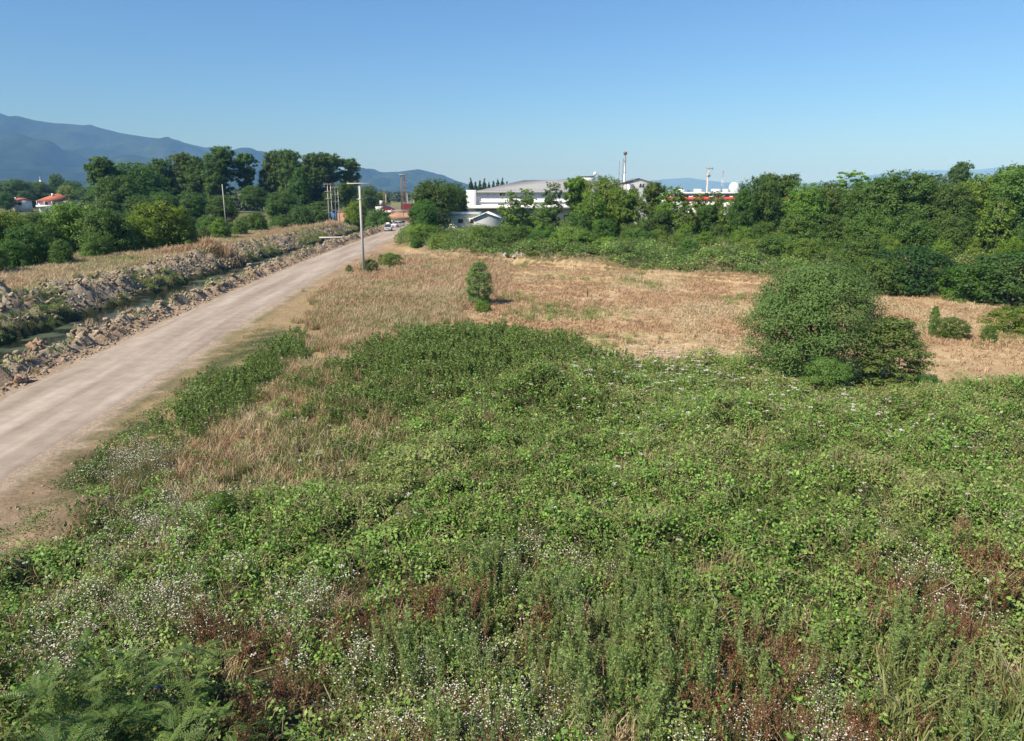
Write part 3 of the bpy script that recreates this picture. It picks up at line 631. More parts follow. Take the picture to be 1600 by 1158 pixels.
# foreground accents
x, y = cand(16, 6, 24, FL, FR); k = near_road(x, y, 5) & ~Z('dirt', x, y); x, y = x[k], y[k]
x1, y1 = take(x, y, np.clip((blobmask(DK, x, y) - .24) * .8 + .015, 0, 1))
scatter('dock_stalks', x1, y1, height(x1, y1), DOCK, RG.uniform(.7, 1.2, len(x1)), 'dark red brown seeded dock stalks in the foreground', .7 * RG.random(len(x1)) ** 2, .18)
x1, y1 = take(x, y, np.clip((blobmask(MG, x, y) - .12) * .72 + .012, 0, 1))
scatter('mugwort_stems', x1, y1, height(x1, y1), MUG, RG.uniform(.6, 1.15, len(x1)), 'upright grey green mugwort stems at the bottom of the view', .3 * RG.random(len(x1)), .1)
x1, y1 = take(x, y, np.clip(blobmask(FB, x, y) * .8 + .015, 0, 1))
scatter('white_fleabane', x1, y1, height(x1, y1) + .1, FLEA, RG.uniform(.7, 1.25, len(x1)), 'drifts of tiny white daisy flowers in the foreground weeds', .5 * RG.random(len(x1)), .15)
x1, y1 = take(x, y, np.clip(.02 * (fbm(x + 44, y, 3, .8) > .5) + .0 * x, 0, 1))
scatter('yellowed_leaves', x1, y1, height(x1, y1) + .1, YEL, RG.uniform(.6, 1.2, len(x1)), 'small yellowing leaf sprays dotted in the foreground', None, .2)
x, y = cand(7, 6, 22, FL, FR); k = near_road(x, y, 5) & ~Z('dirt', x, y, .6); x, y = x[k], y[k]
scatter('low_ground_cover', x, y, height(x, y), MAT, RG.uniform(.7, 1.6, len(x)), 'low leafy ground cover between the foreground weeds', .5 * RG.random(len(x)), .2)
x, y = cand(.5, 8, 40, FL, FR); k = near_road(x, y, 6) & ~Z('dirt', x, y); x, y = x[k], y[k]
scatter('white_umbels', x, y, height(x, y) + .2, UMB, RG.uniform(.5, 1.1, len(x)), 'single flat white flower heads dotted over the green cover', None, .12)
EL = [(1040, 560, 3.5), (1130, 560, 3.5), (1080, 545, 3), (1000, 585, 3), (1200, 585, 3.0), (960, 575, 2.5), (1150, 600, 2), (975, 710, .9), (1380, 620, 2), (1230, 600, 2.5), (1000, 640, 1.5)]
x, y = cand(6, 20, 50, lambda y: -4, lambda y: 30); k = RG.random(len(x)) < blobmask(EL, x, y, 1.3); x, y = x[k], y[k]
scatter('elder_blossom', x, y, height(x, y) + .12, UMBE, RG.uniform(.7, 1.4, len(x)), 'creamy white flat blossoms along the top of the bramble thicket', None, .12)
x, y = cand(12, 6, 16, FL, FR)
k = RG.random(len(x)) < np.clip(blobmask([(60, 1120, 1.2), (150, 1100, 1.1), (230, 1090, 1.0), (290, 1110, .8), (0, 1150, 1.2), (200, 1150, 1.0), (90, 1060, .6)], x, y, 1.3) * 1.3 - .25, 0, 1); x, y = x[k], y[k]
scatter('feathery_shrub', x, y, height(x, y) + RG.uniform(.2, 1.4, len(x)), FEA, RG.uniform(.7, 1.2, len(x)), 'dark green feathery leaved shrub in the bottom left corner', .15 * RG.random(len(x)), .3)
x, y = cand(14, 6, 14, FL, FR)
k = RG.random(len(x)) < np.clip(blobmask([(1580, 1120, 1.0), (1500, 1150, .8), (1600, 1050, .6), (1580, 860, .7), (1600, 780, .8)], x, y, 1.0), 0, 1); x, y = x[k], y[k]
scatter('green_grass_patch', x, y, height(x, y) + .2, GR_G, RG.uniform(1.0, 1.7, len(x)), 'lush yellow green grass in the bottom right corner', .1 * RG.random(len(x)), .3)

# spoil clods along both banks
n = 24000; v_ = 3 + 200 * RG.random(n) ** 1.15; u_ = np.where(RG.random(n) < .6, RG.uniform(-20.5, -15.2, n), RG.normal(-5.7, .75, n)); x = cl(v_) + u_; y = v_
scatter('spoil_clods', x, y, height(x, y), CLOD, RG.uniform(.22, .8, n) ** 1.9 * 1.05, 'broken grey brown earth clods heaped along both ditch banks', None, .6, 'earth')
n = 1600; v_ = 10 + 190 * RG.random(n); u_ = RG.uniform(-4.6, -3.7, n); x = cl(v_) + u_; sc_ = RG.uniform(.1, .4, n)
n2_ = 900; yv = 10 + 70 * RG.random(n2_); xv = cl(yv) + RG.uniform(3.6, 7, n2_)
x = np.concatenate([x, xv]); y = np.concatenate([v_, yv]); sc_ = np.concatenate([sc_, RG.uniform(.06, .2, n2_)])
scatter('loose_lumps', x, y, height(x, y), CLOD, sc_, 'small crumbs of earth strewn along the road edges', None, .6, 'earth')
n = 22000; v_ = 3 + 170 * RG.random(n) ** 1.1; u_ = np.where(RG.random(n) < .6, RG.uniform(-21, -15.2, n), RG.uniform(-7.6, -3.9, n)); x = cl(v_) + u_
scatter('soil_crumbs', x, v_, height(x, v_), CLOD, RG.uniform(.07, .22, n), 'fine soil crumbs between the larger clods of the ditch banks', None, .6, 'earth')
n = 2600; v_ = 5 + 190 * RG.random(n); u_ = np.where(RG.random(n) < .7, RG.uniform(-21.5, -16, n), RG.uniform(-7.2, -4.2, n)); x = cl(v_) + u_; k = fbm(x + 70, v_, 3, .4) > .5; x, y = x[k], v_[k]
scatter('bank_dry_grass', x, y, height(x, y), GR_DF, RG.uniform(.5, 1.2, len(x)), 'thin dry grass tufts rooted in the ditch banks', .5 * RG.random(len(x)), .3)
# greenery on the banks
n = 9500; v_ = 5 + 195 * RG.random(n); s_ = RG.random(n); u_ = np.where(s_ < .3, RG.uniform(-16.6, -15.0, n), np.where(s_ < .86, RG.uniform(-21.5, -15.5, n), RG.uniform(-7.6, -4.9, n))); x = cl(v_) + u_
k = fbm(x, v_ * .6, 3, .35) > np.where(s_ < .3, .48, .55); x, y = x[k], v_[k]
scatter('bank_weeds', x, y, height(x, y), BR_F + GR_G, RG.uniform(.5, 1.2, len(x)), 'green weeds growing down the ditch banks to the water', .25 * RG.random(len(x)), .3)
n = 26000; v_ = 20 + 180 * RG.random(n) ** .8; u_ = RG.uniform(-37.5, -20, n); k = (np.abs(u_ + 34.5) > 1.2) & (fbm(u_ + cl(v_), v_, 3, .3) > .36); x = cl(v_[k]) + u_[k]; y = v_[k]
scatter('terrace_dry_grass', x, y, height(x, y), GR_DF, RG.uniform(.8, 1.7, len(x)), 'pale dry grass on the terrace between ditch and bushes', ss(.4, .6, fbm(x, y, 3, .12)) * .8, .25)
n = 7000; v_ = 20 + 180 * RG.random(n) ** .8; u_ = RG.uniform(-37.5, -20, n); k = (np.abs(u_ + 34.5) > 1.2) & (fbm(u_ + 90, v_, 3, .12) > .5); x = cl(v_[k]) + u_[k]; y = v_[k]
scatter('terrace_green_growth', x, y, height(x, y), GR_G + BR_F, RG.uniform(.8, 1.8, len(x)), 'greener weeds in patches on the terrace beyond the ditch', .5 * RG.random(len(x)), .25)
# undergrowth below the right-hand trees
x, y = cand(1.5, 60, 150, lambda y: -22, lambda y: .8 * y + 8); k = Z('belt', x, y, .6); x, y = x[k], y[k]
scatter('undergrowth', x, y, height(x, y) + RG.uniform(-.1, .9, len(x)) * (fbm(x, y, 2, .3) + .2), SHL + SHB, RG.uniform(.7, 1.5, len(x)), 'tangled green undergrowth along the foot of the tree line', ss(.5, .8, fbm(x, y, 3, .2)) * .5 + .15 * RG.random(len(x)), .3)

# ------------------------------------------------------------------ trees
def crown(seed, H, R, base, nb=14, leaves=6000, L=.28, asp=.55, shape='round', sub=14, spread=1.0, open_=0.0):
    g = np.random.default_rng(seed)
    cs = []; rs = []
    for k in range(nb):
        t = (k + .5) / nb; z = base + (H - base) * t
        if shape == 'round': e = math.sqrt(max(1 - (2 * t - .9) ** 2 / 1.25, .05))
        elif shape == 'vase': e = .35 + .75 * t if t < .8 else 1.0 - (t - .8) * 2.2
        elif shape == 'tall': e = .55 + .45 * math.sin(t * 3.14)
        elif shape == 'cone': e = 1.05 - t
        else: e = math.sqrt(max(1 - t * t, .04)) * 1.0
        br = R * (.50 if shape not in ('cone',) else .35) * e * g.uniform(.65, 1.15) + .02 * R
        a = k * 2.4 + g.normal(0, .5); rr = max(R * e - br, 0) * g.uniform(.6, 1.1) * spread
        cs.append([math.cos(a) * rr, math.sin(a) * rr, min(z + g.normal(0, .03 * H), H - br * .8)]); rs.append(br)
    cs = np.array(cs); rs = np.array(rs)
    S = []; SR = []; SN = []
    if shape in ('oval', 'cone'):
        nS = sub * 26; d = rnd(nS, g); t = g.random(nS) ** .9; a = g.random(nS) * 6.283
        pr_ = np.where(t < .35, .72 + .28 * t / .35, np.sqrt(np.clip(1 - ((t - .35) / .68) ** 2, .01, 1)) )
        if shape == 'cone': pr_ = 1.05 - t
        lob = fbm(np.cos(a) * 1.6 + seed, np.sin(a) * 1.6 + t * 3.2, 3, 1.0)
        rr = R * pr_ * (.62 + .72 * lob) * np.where(g.random(nS) < .7, g.uniform(.8, 1.06, nS), g.uniform(.25, .8, nS))
        S.append(np.stack([np.cos(a) * rr, np.sin(a) * rr, base + t * (H - base) * .97 + g.normal(0, .02 * H, nS)], 1)); SR.append(R * g.uniform(.11, .23, nS) * (1 if shape == 'oval' else 1.5 * (1.15 - t))); SN.append(np.stack([np.cos(a), np.sin(a), t * .9], 1)); cs_l = []
    else: cs_l = list(zip(cs, rs))
    for c, r in cs_l:
        m_ = max(int(sub * (r / rs.mean()) ** 1.6), 4); d = rnd(m_, g); d[:, 2] = d[:, 2] * .85 + .18
        S.append(c + d * r * g.uniform(.65, 1.12, (m_, 1)) * (1, 1, .85)); SR.append(np.full(m_, r * .34) * g.uniform(.6, 1.25, m_)); SN.append(d)
    S = np.concatenate(S); SR = np.concatenate(SR); SN = np.concatenate(SN)
    if open_ > 0: k = g.random(len(S)) > open_; S, SR, SN = S[k], SR[k], SN[k]
    p = SR ** 1.6; i = g.choice(len(S), leaves, p=p / p.sum())
    d = rnd(leaves, g); off = d * (g.random((leaves, 1)) ** .45) * SR[i][:, None] * (1, 1, .7)
    off = off * np.where(g.random((leaves, 1)) < .16, g.uniform(1.3, 2.4, (leaves, 1)), 1.0)
    Cc = S[i] + off; Nn = d * .55 + SN[i] * .4 + np.array([0, 0, .35]) + rnd(leaves, g) * .45; T = np.cross(Nn, rnd(leaves, g))
    sv = g.random(len(S)) * .5
    b = MB(); b.leaves(Cc, T, Nn, L * g.uniform(.65, 1.35, leaves), L * asp * g.uniform(.7, 1.2, leaves), 0, np.clip(sv[i] + .5 * g.random(leaves), 0, 1))
    return b, cs, rs
def trunk(seed, cs, H, base, r0, multi=1):
    g = np.random.default_rng(seed); b = MB()
    for q in range(multi):
        ox, oy = (0, 0) if multi == 1 else g.normal(0, r0 * 2.5, 2)
        bx, by = g.normal(0, .03 * H, 2)
        P_ = np.array([[ox, oy, -.5], [ox, oy, 0], [ox + bx * .3, oy + by * .3, H * .3], [ox + bx * .6, oy + by * .2, H * .6], [ox * 2 + bx, oy * 2 + by, H * .88]])
        b.tube(P_, [r0 * 1.25, r0, r0 * .8, r0 * .5, r0 * .12], 7)
        for c in cs[q::multi]:
            z0 = max(c[2] * g.uniform(.5, .75), base * .6); t = min(z0 / (H * .88), 1); s0 = np.array([np.interp(z0, P_[:, 2], P_[:, 0]), np.interp(z0, P_[:, 2], P_[:, 1]), z0])
            md_ = (s0 + c) / 2 + np.array([0, 0, .04 * H]); b.tube(np.array([s0, md_, c]), [r0 * .38 * (1.1 - t * .6), r0 * .25, r0 * .08], 5)
    return b
def tree(name, kind_label, cat, seed, H, R, base, r0, bark='bark', multi=1, leafm='leaf', **k):
    root = ob(name, None, label=kind_label, cat=cat)
    b, cs, rs = crown(seed, H, R, base, **k)
    ob('crown', b.mesh('crown', [M[leafm]]), root); ob('trunk', trunk(seed, cs, H, base, r0, multi).mesh('trunk', [M[bark]], True), root)
    root['H'] = H
    return root
PRO = {}
def proto(key, *a, **k): PRO[key] = [lambda s=s: tree(*a[:2], a[2], s, *a[3:], **k) for s in range(k.pop('s0'), k.pop('s0b', 0) or 0)] if 0 else (a, k)
SPECS = {   # key: (name, category, H, R, base, r0, kwargs)
    'oak': ('broadleaf_tree', 'tree', 10, 4.2, 1.6, .2, dict(nb=28, leaves=27000, L=.245, asp=.75, sub=24, spread=1.1)),
    'oak2': ('broadleaf_tree', 'tree', 10, 3.4, 1.2, .18, dict(nb=26, leaves=22000, L=.245, asp=.75, sub=22, shape='vase', spread=1.1)),
    'tallp': ('tall_poplar_tree', 'tree', 24, 6.4, 1.5, .45, dict(nb=46, leaves=38000, L=.50, asp=.75, sub=20, shape='tall', spread=1.2, open_=.08)),
    'tallo': ('tall_open_tree', 'tree', 24, 5.6, 6, .4, dict(nb=36, leaves=22000, L=.46, asp=.7, sub=18, shape='vase', spread=1.2, open_=.25)),
    'slim': ('slender_young_tree', 'tree', 8, 1.7, .8, .07, dict(nb=26, leaves=6500, L=.20, asp=.75, sub=13, shape='tall', spread=1.2, open_=.15, bark='palebark')),
    'bush': ('bushy_tree', 'bush', 6, 4.0, .2, .12, dict(nb=30, leaves=20000, L=.27, asp=.6, sub=22, spread=1.1, shape='dome', multi=4)),
    'shrub': ('shrub', 'shrub', 2.2, 1.5, .05, .05, dict(nb=14, leaves=9000, L=.12, asp=.55, sub=9, shape='oval', multi=3)),
    'cypress': ('conifer', 'tree', 12, 2.6, .3, .15, dict(nb=14, leaves=7000, L=.6, asp=.5, sub=9, shape='cone')),
    'hero': ('rounded_field_tree', 'tree', 5.6, 3.1, .3, .12, dict(nb=30, leaves=62000, L=.13, asp=.45, sub=22, shape='oval', multi=5)),
    'sapl': ('sapling', 'tree', 3.6, 1.1, .05, .05, dict(nb=18, leaves=13000, L=.11, asp=.5, sub=14, shape='oval', multi=3)),
}
MESHES = {}
def get(key, s):
    kk = (key, s)
    if kk not in MESHES:
        nm, cat, H, R, base, r0, kw = SPECS[key]; kw = dict(kw); bark = kw.pop('bark', 'bark'); multi = kw.pop('multi', 1)
        b, cs, rs = crown(hash_(key) + s, H, R, base, **kw)
        MESHES[kk] = (b.mesh(nm + '_crown', [M['leaf']]), trunk(hash_(key) + s, cs, H, base, r0, multi).mesh(nm + '_trunk', [M[bark]], True))
    return MESHES[kk]
PLANTS = []
def hash_(k): return sum(ord(c) * (i + 3) for i, c in enumerate(k)) * 7
def plant(key, px, ytop, D, label, wide=1.0, col=(1, 1, 1), s=None, group=None, name=None, x=None):
    nm, cat, H, R, base, r0, kw = SPECS[key]
    zt = ZY(ytop, D); X = XY(px, D, zt * .5) if x is None else x
    gz = float(height(X, D)); h = max(zt - gz, .4); k = h / H
    s = random.randrange(3) if s is None else s
    cm, tm = get(key, s)
    root = ob(name or nm, None, label=label, cat=cat, group=group, loc=(X, D, gz)); root.scale = (k * wide, k * wide, k); root.rotation_euler = (0, 0, random.random() * 6.28)
    a = ob('crown', cm, root); a.color = (*[c * random.uniform(.9, 1.1) for c in col], 1)
    ob('trunk', tm, root)
    PLANTS.append((root, key, px, ytop, D, wide, col))
    return root

GRN, DRK, YLW, BLU, LGT = (1, 1, 1), (.82, .9, .85), (1.6, 1.35, .8), (.9, 1.05, 1.3), (1.5, 1.4, 1.15)
# the lone trees and shrubs of the field
plant('hero', 1270, 415, 34.0, 'large rounded grey green tree standing at the back of the brambles, right of centre', .97, (1.2, 1.15, 1.6), 0)
plant('sapl', 1394, 498, 32.2, 'smaller feathery tree touching the right side of the large rounded tree', 1.55, (1.2, 1.2, 1.4), 1, name='small_tree')
plant('shrub', 1290, 560, 30.5, 'low blue green shrub at the foot of the large rounded tree', .9, (1.15, 1.15, 1.5), 0)
plant('shrub', 1450, 585, 30.5, 'loose blue green shrub rising from the brambles right of the feathery tree', .8, (.9, 1.1, 1.4), 1)
plant('sapl', 748, 408, 57, 'slim blue green sapling standing alone behind the weed mound', 1.0, (1.5, 1.4, 1.9), 0, name='sapling')
plant('shrub', 755, 470, 54, 'low leafy shrub at the foot of the lone sapling', 1.1, (1.2, 1.2, .9), 2)
plant('shrub', 1487, 497, 45, 'small round shrub alone in the dry field right of the rounded tree', 1.2, (1.1, 1.05, .8), 1)
plant('sapl', 1460, 478, 46, 'thin wispy sapling beside the small round field shrub', .5, (1, 1.1, .9), 2)
plant('shrub', 1588, 480, 47, 'yellow green shrub in the dry field at the right edge of the view', 1.6, (1.3, 1.2, .9), 0)
plant('shrub', 1545, 510, 44, 'small dark tuft of leaves left of the right edge shrub', .7, (.9, 1, .8), 2)
plant('sapl', 918, 452, 62, 'tiny upright sapling in the green patch of the dry field', .35, (1, 1.05, .9), 0)
plant('shrub', 1425, 388, 66, 'darkest round bush at the front of the right tree line', 1.25, (.45, .6, .7), 0)
plant('shrub', 1375, 402, 66, 'grey green bush left of the darkest round bush', 1.2, (.9, .95, 1.0), 1)
plant('shrub', 1580, 395, 60, 'tall dark bush in front of the tree line at the right edge', 1.3, (.6, .75, .8), 2)
plant('shrub', 1520, 415, 62, 'olive bush between the darkest bush and the right edge', 1.3, (1.0, 1.05, .9), 1)
plant('shrub', 577, 405, 82, 'low grey green shrub just right of the concrete pole foot', 1.0, (1.3, 1.3, 1.4), 1)
plant('shrub', 545, 414, 80, 'small upright weed bush just left of the concrete pole foot', .6, (1.2, 1.25, 1.3), 2)
plant('shrub', 608, 396, 88, 'green shrub on the road verge beyond the concrete pole', 1.3, (1.3, 1.3, 1.2), 0)
plant('shrub', 345, 770, 17.5, 'dark green weed bush left of centre in the foreground cover', 1.0, (.95, 1.15, .9), 0)
plant('shrub', 1240, 690, 21.5, 'soft grey green bush rising from the brambles below the rounded tree', .9, (1.15, 1.2, 1.2), 1)
plant('shrub', 830, 393, 92, 'low yellow flowering bush over the rubble at the field edge', 2.8, (1.25, 1.25, .9), 1)
plant('shrub', 795, 397, 93, 'low green bush left of the yellow flowering bush', 2.0, (1.0, 1.05, .9), 2)
# right tree line, back to front
RT = [('oak', 678, 280, 150, 1.05, DRK), ('oak', 708, 285, 158, .9, DRK), ('oak', 665, 312, 132, .9, DRK), ('oak2', 648, 322, 140, .8, DRK), ('bush', 690, 357, 118, .9, GRN), ('bush', 650, 365, 112, .8, GRN), ('bush', 760, 352, 124, .7, DRK), ('bush', 780, 352, 122, .9, DRK), ('shrub', 700, 366, 108, 1.6, LGT), ('shrub', 745, 375, 104, 1.7, GRN),
      ('slim', 798, 296, 118, 1.0, LGT), ('slim', 822, 293, 120, 1.0, LGT), ('slim', 845, 318, 112, 1.2, LGT), ('slim', 862, 284, 120, .9, GRN), ('bush', 860, 350, 108, .7, GRN), ('bush', 815, 355, 110, .7, LGT),
      ('oak2', 902, 276, 122, .8, LGT), ('oak', 945, 276, 115, .8, LGT), ('slim', 925, 300, 108, 1.3, LGT), ('oak2', 975, 296, 112, .8, LGT), ('bush', 945, 340, 104, .8, DRK), ('bush', 905, 345, 106, .8, GRN), ('bush', 985, 350, 102, .8, GRN),
      ('oak2', 1020, 287, 118, .7, GRN), ('slim', 1047, 290, 112, 1.3, LGT), ('oak2', 1035, 330, 104, .7, DRK), ('slim', 1068, 312, 104, 1.1, LGT), ('slim', 1092, 300, 106, 1.0, LGT), ('slim', 1115, 298, 108, 1.1, GRN), ('slim', 1138, 310, 102, 1.1, LGT), ('bush', 1070, 352, 98, .8, LGT), ('bush', 1120, 350, 97, .8, GRN),
      ('oak', 1185, 278, 100, .8, DRK), ('oak2', 1212, 274, 108, .9, GRN), ('oak', 1160, 296, 98, .6, DRK), ('bush', 1190, 345, 92, .9, DRK), ('bush', 1160, 352, 90, .7, LGT),
      ('oak', 1255, 286, 104, .9, LGT), ('oak', 1290, 284, 106, .8, GRN), ('slim', 1322, 264, 112, 1.6, (1.7, 1.6, 1.5)), ('oak', 1345, 284, 100, .9, GRN), ('bush', 1245, 335, 88, .9, GRN), ('bush', 1300, 335, 88, .9, DRK), ('bush', 1220, 365, 84, .8, LGT), ('bush', 1270, 372, 82, .8, LGT),
      ('oak', 1405, 267, 96, 1.1, GRN), ('oak2', 1375, 280, 104, .9, DRK), ('oak', 1445, 272, 98, .9, GRN), ('bush', 1360, 325, 84, .9, GRN), ('bush', 1420, 330, 82, 1.0, DRK), ('bush', 1330, 375, 78, .7, DRK), ('bush', 1385, 365, 78, .8, LGT), ('tallp', 1497, 252, 190, .8, DRK),
      ('oak', 1485, 288, 92, .9, DRK), ('oak', 1530, 274, 94, 1.0, LGT), ('oak', 1575, 260, 92, 1.0, LGT), ('slim', 1560, 300, 76, 1.1, GRN), ('slim', 1555, 312, 75, 1.0, LGT), ('bush', 1480, 335, 80, .9, GRN), ('bush', 1540, 340, 78, .8, DRK), ('bush', 1470, 375, 74, .7, LGT), ('bush', 1520, 378, 71, .6, YLW), ('bush', 1580, 372, 70, .7, YLW), ('oak', 1620, 258, 88, 1.1, GRN), ('bush', 1620, 350, 72, 1.0, DRK),
      ('oak', 1700, 262, 86, 1.1, GRN), ('oak', 1790, 268, 84, 1.1, DRK), ('bush', 1740, 350, 70, 1.1, GRN), ('oak', 1890, 262, 82, 1.1, GRN)]
RL = {('oak', 1185): 'darkest dense tree right of the red banded building', ('tallp', 1497): 'dark distant tree rising above the right tree line', ('slim', 1322): 'pale silvery thin tree poking above the right tree line',
      ('oak', 1405): 'tallest broad crown in the middle of the right tree line', ('oak', 678): 'tall dark tree at the road end, left of the white warehouse', ('oak', 665): 'dark tree overhanging the right side of the road end', ('slim', 862): 'thin tree standing alone before the white warehouse wall', ('oak', 945): 'bright green tree hiding the right end of the warehouse', ('oak2', 902): 'loose topped tree in front of the warehouse roof',
      ('slim', 798): 'leftmost thin young tree in front of the warehouse wall', ('oak', 1575): 'large pale green tree near the right edge of the view', ('bush', 1580): 'bright yellow green bush at the right, below pale bare trunks', ('bush', 1520): 'yellow green bush left of the pale bare trunks', ('oak2', 1212): 'tree with a ragged top just right of the darkest dense tree'}
GEN = {'oak': 'leafy broad tree in the long tree line behind the dry field', 'oak2': 'loose upright tree in the long tree line behind the dry field', 'slim': 'thin young tree with pale stem in the long tree line', 'bush': 'full green bush at the front of the long tree line', 'shrub': 'low green shrub at the left end of the long tree line', 'tallp': ''}
R2 = np.random.default_rng(77)
for i, px_ in enumerate(range(896, 1160, 21)): RT.append((('bush', 'oak2', 'slim')[i % 3], px_ + R2.uniform(-6, 6), (330, 318, 306)[i % 3] + R2.uniform(-7, 6), R2.uniform(104, 114), R2.uniform(.7, 1.0), (GRN, LGT, DRK, LGT)[i % 4]))
for i in range(46):
    px_ = 650 + 15.5 * i + R2.uniform(-7, 7); D2 = np.interp(px_, [640, 1000, 1340], [112, 94, 76]) + R2.uniform(-4, 9)
    RT.append((('bush', 'shrub', 'bush')[i % 3], px_, np.interp(px_, [640, 1340], [356, 372]) + R2.uniform(-9, 12), D2, R2.uniform(.8, 1.2) * (1.0 if i % 3 != 1 else 1.3), (GRN, LGT, GRN, DRK, LGT)[i % 5]))
for kx in RT:
    key, px, yt, D, wd, c = kx
    l = RL.get((key, px)); plant(key, px, yt, D, l or GEN[key], wd, c, group='trees and bushes of the long tree line')
for i, px in enumerate(range(736, 795, 7)):
    plant('cypress', px, 278 + (i * 5) % 7, 300 + i * 4, 'pointed dark conifer in the row behind the white warehouse', 1.0, (.4, .5, .5), group='conifers behind the warehouse')
plant('cypress', 724, 306, 158, 'blue grey spruce at the left corner of the warehouse', 1.25, (.85, 1.0, 1.9), 0, name='spruce')
# left bushes beyond the terrace
LB = [(10, 330, 100, 1.0, YLW), (-60, 320, 95, 1.1, GRN), (45, 350, 88, .9, DRK), (75, 345, 102, .8, DRK), (120, 312, 108, 1.0, LGT), (165, 322, 106, .9, GRN), (95, 375, 88, .8, GRN), (20, 375, 84, .9, DRK), (150, 365, 98, .9, GRN), (215, 335, 110, .9, YLW), (250, 312, 116, 1.0, YLW), (275, 325, 118, .9, YLW), (200, 365, 106, .8, DRK), (290, 348, 122, .8, GRN), (240, 360, 112, .8, GRN), (320, 355, 128, .6, GRN), (345, 340, 140, .8, LGT), (375, 345, 150, .8, GRN), (400, 330, 165, .9, DRK), (440, 335, 175, .8, GRN), (470, 320, 185, .9, DRK), (-140, 330, 90, 1.2, GRN), (-230, 330, 90, 1.2, GRN), (-30, 370, 78, 1.0, GRN)]
LL = {10: 'olive green bush at the left edge of the view beyond the ditch', 120: 'bright green tall bush right of the red roofed house', 250: 'rounded yellow olive bush, largest beyond the terrace', 345: 'pale green young tree left of the blue kiosk trees', 215: 'yellow olive bush touching the left side of the largest one', 470: 'dark bush left of the blue kiosk'}
LB += [(px_, 338 + 9 * (i % 3), 150 + i * 5, 1.0 + .1 * (i % 3), (GRN, DRK, LGT)[i % 3]) for i, px_ in enumerate(range(330, 500, 17))] + [(px_, 330 + 6 * (i % 2), 135 + 6 * i, 1.2, (DRK, GRN)[i % 2]) for i, px_ in enumerate(range(-20, 330, 38))]
for px, yt, D, wd, c in LB:
    plant('bush', px, yt, D, LL.get(px, 'green bush in the dense row beyond the ditch terrace'), wd, c, group='bushes beyond the ditch')
plant('bush', 738 - 180 - 0, 0 + 312, 205, 'bright green round tree beside the far bridge', .8, (1.5, 1.3, .6), name='round_tree')
plant('bush', 590, 325, 195, 'grey green bush sloping to the ditch by the far bridge', 1.0, (.9, 1.0, 1.0))
plant('shrub', 325, 388, 118, 'dark green shrub on the ditch bank edge', 1.9, (.8, 1.0, .8), 0)
plant('shrub', 270, 392, 104, 'brown dry bush on the terrace edge beside the dark shrub', 1.5, (2.6, 1.3, 1.5), 1)
plant('shrub', 295, 360, 122, 'leafless looking grey brown bush in front of the olive bushes', 1.2, (2.2, 1.5, 1.8), 2)
# tall trees left
LT = [('tallo', 163, 246, 215, 1.1, DRK), ('oak', 212, 254, 225, 1.5, DRK), ('oak', 185, 275, 205, 1.2, DRK), ('tallp', 255, 247, 240, .9, DRK), ('tallp', 290, 238, 245, .95, GRN), ('tallp', 315, 245, 235, .9, DRK), ('tallo', 348, 230, 240, 1.0, DRK), ('tallp', 335, 250, 230, .7, DRK), ('tallo', 386, 240, 245, .9, DRK), ('oak', 400, 290, 220, 1.3, DRK), ('tallp', 432, 236, 250, .9, DRK), ('tallp', 455, 235, 245, .8, DRK), ('tallp', 490, 240, 260, 1.0, DRK), ('tallo', 515, 240, 265, 1.0, DRK), ('tallo', 545, 248, 270, 1.0, DRK), ('tallp', 470, 262, 235, .8, DRK), ('oak', 540, 285, 225, 1.2, DRK), ('oak', 520, 300, 215, 1.1, DRK), ('bush', 495, 315, 200, 1.2, DRK), ('oak', 255, 300, 200, 1.3, DRK), ('oak', 300, 300, 200, 1.3, DRK), ('oak', 350, 305, 200, 1.2, DRK), ('oak', 220, 305, 190, 1.2, DRK), ('oak', 440, 300, 205, 1.3, DRK), ('oak', 575, 290, 290, 1.1, GRN), ('oak', 595, 300, 330, 1.1, LGT)]
LTL = {163: 'open greyish tree at the left end of the tall grove', 348: 'tallest open crowned tree in the left part of the grove', 290: 'widest leafy crown in the left part of the tall grove', 545: 'last tall tree at the right end of the grove', 386: 'thin topped tree with gap showing the mountain, mid grove', 455: 'dense tall tree right of the gap in the grove', 595: 'pale distant tree right of the grove, by the bridge'}
for key, px, yt, D, wd, c in LT:
    plant(key, px, yt, D, LTL.get(px, 'dark tree in the tall grove left of the concrete pole'), wd, c, group='tall grove on the left')
FT = [(-40, 285, 420, 1.6), (5, 282, 430, 1.4), (28, 280, 420, 1.2), (45, 284, 440, 1.4), (68, 284, 430, 1.1), (90, 272, 450, .7), (115, 282, 400, 1.0), (135, 292, 380, 1.2), (105, 290, 345, .9), (10, 300, 340, 1.1), (40, 298, 400, 1.2), (150, 297, 300, 1.0), (-90, 285, 400, 1.5)]
for px, yt, D, wd in FT:
    lab = {90: 'tall thin tree rising behind the red roofed house', 105: 'pale flowering tree touching the right side of the house'}.get(px, 'distant dark tree around the red roofed house')
    plant('oak', px, yt, D, lab, wd, (1.9, 1.7, 1.6) if px == 105 else DRK, group='trees round the house')

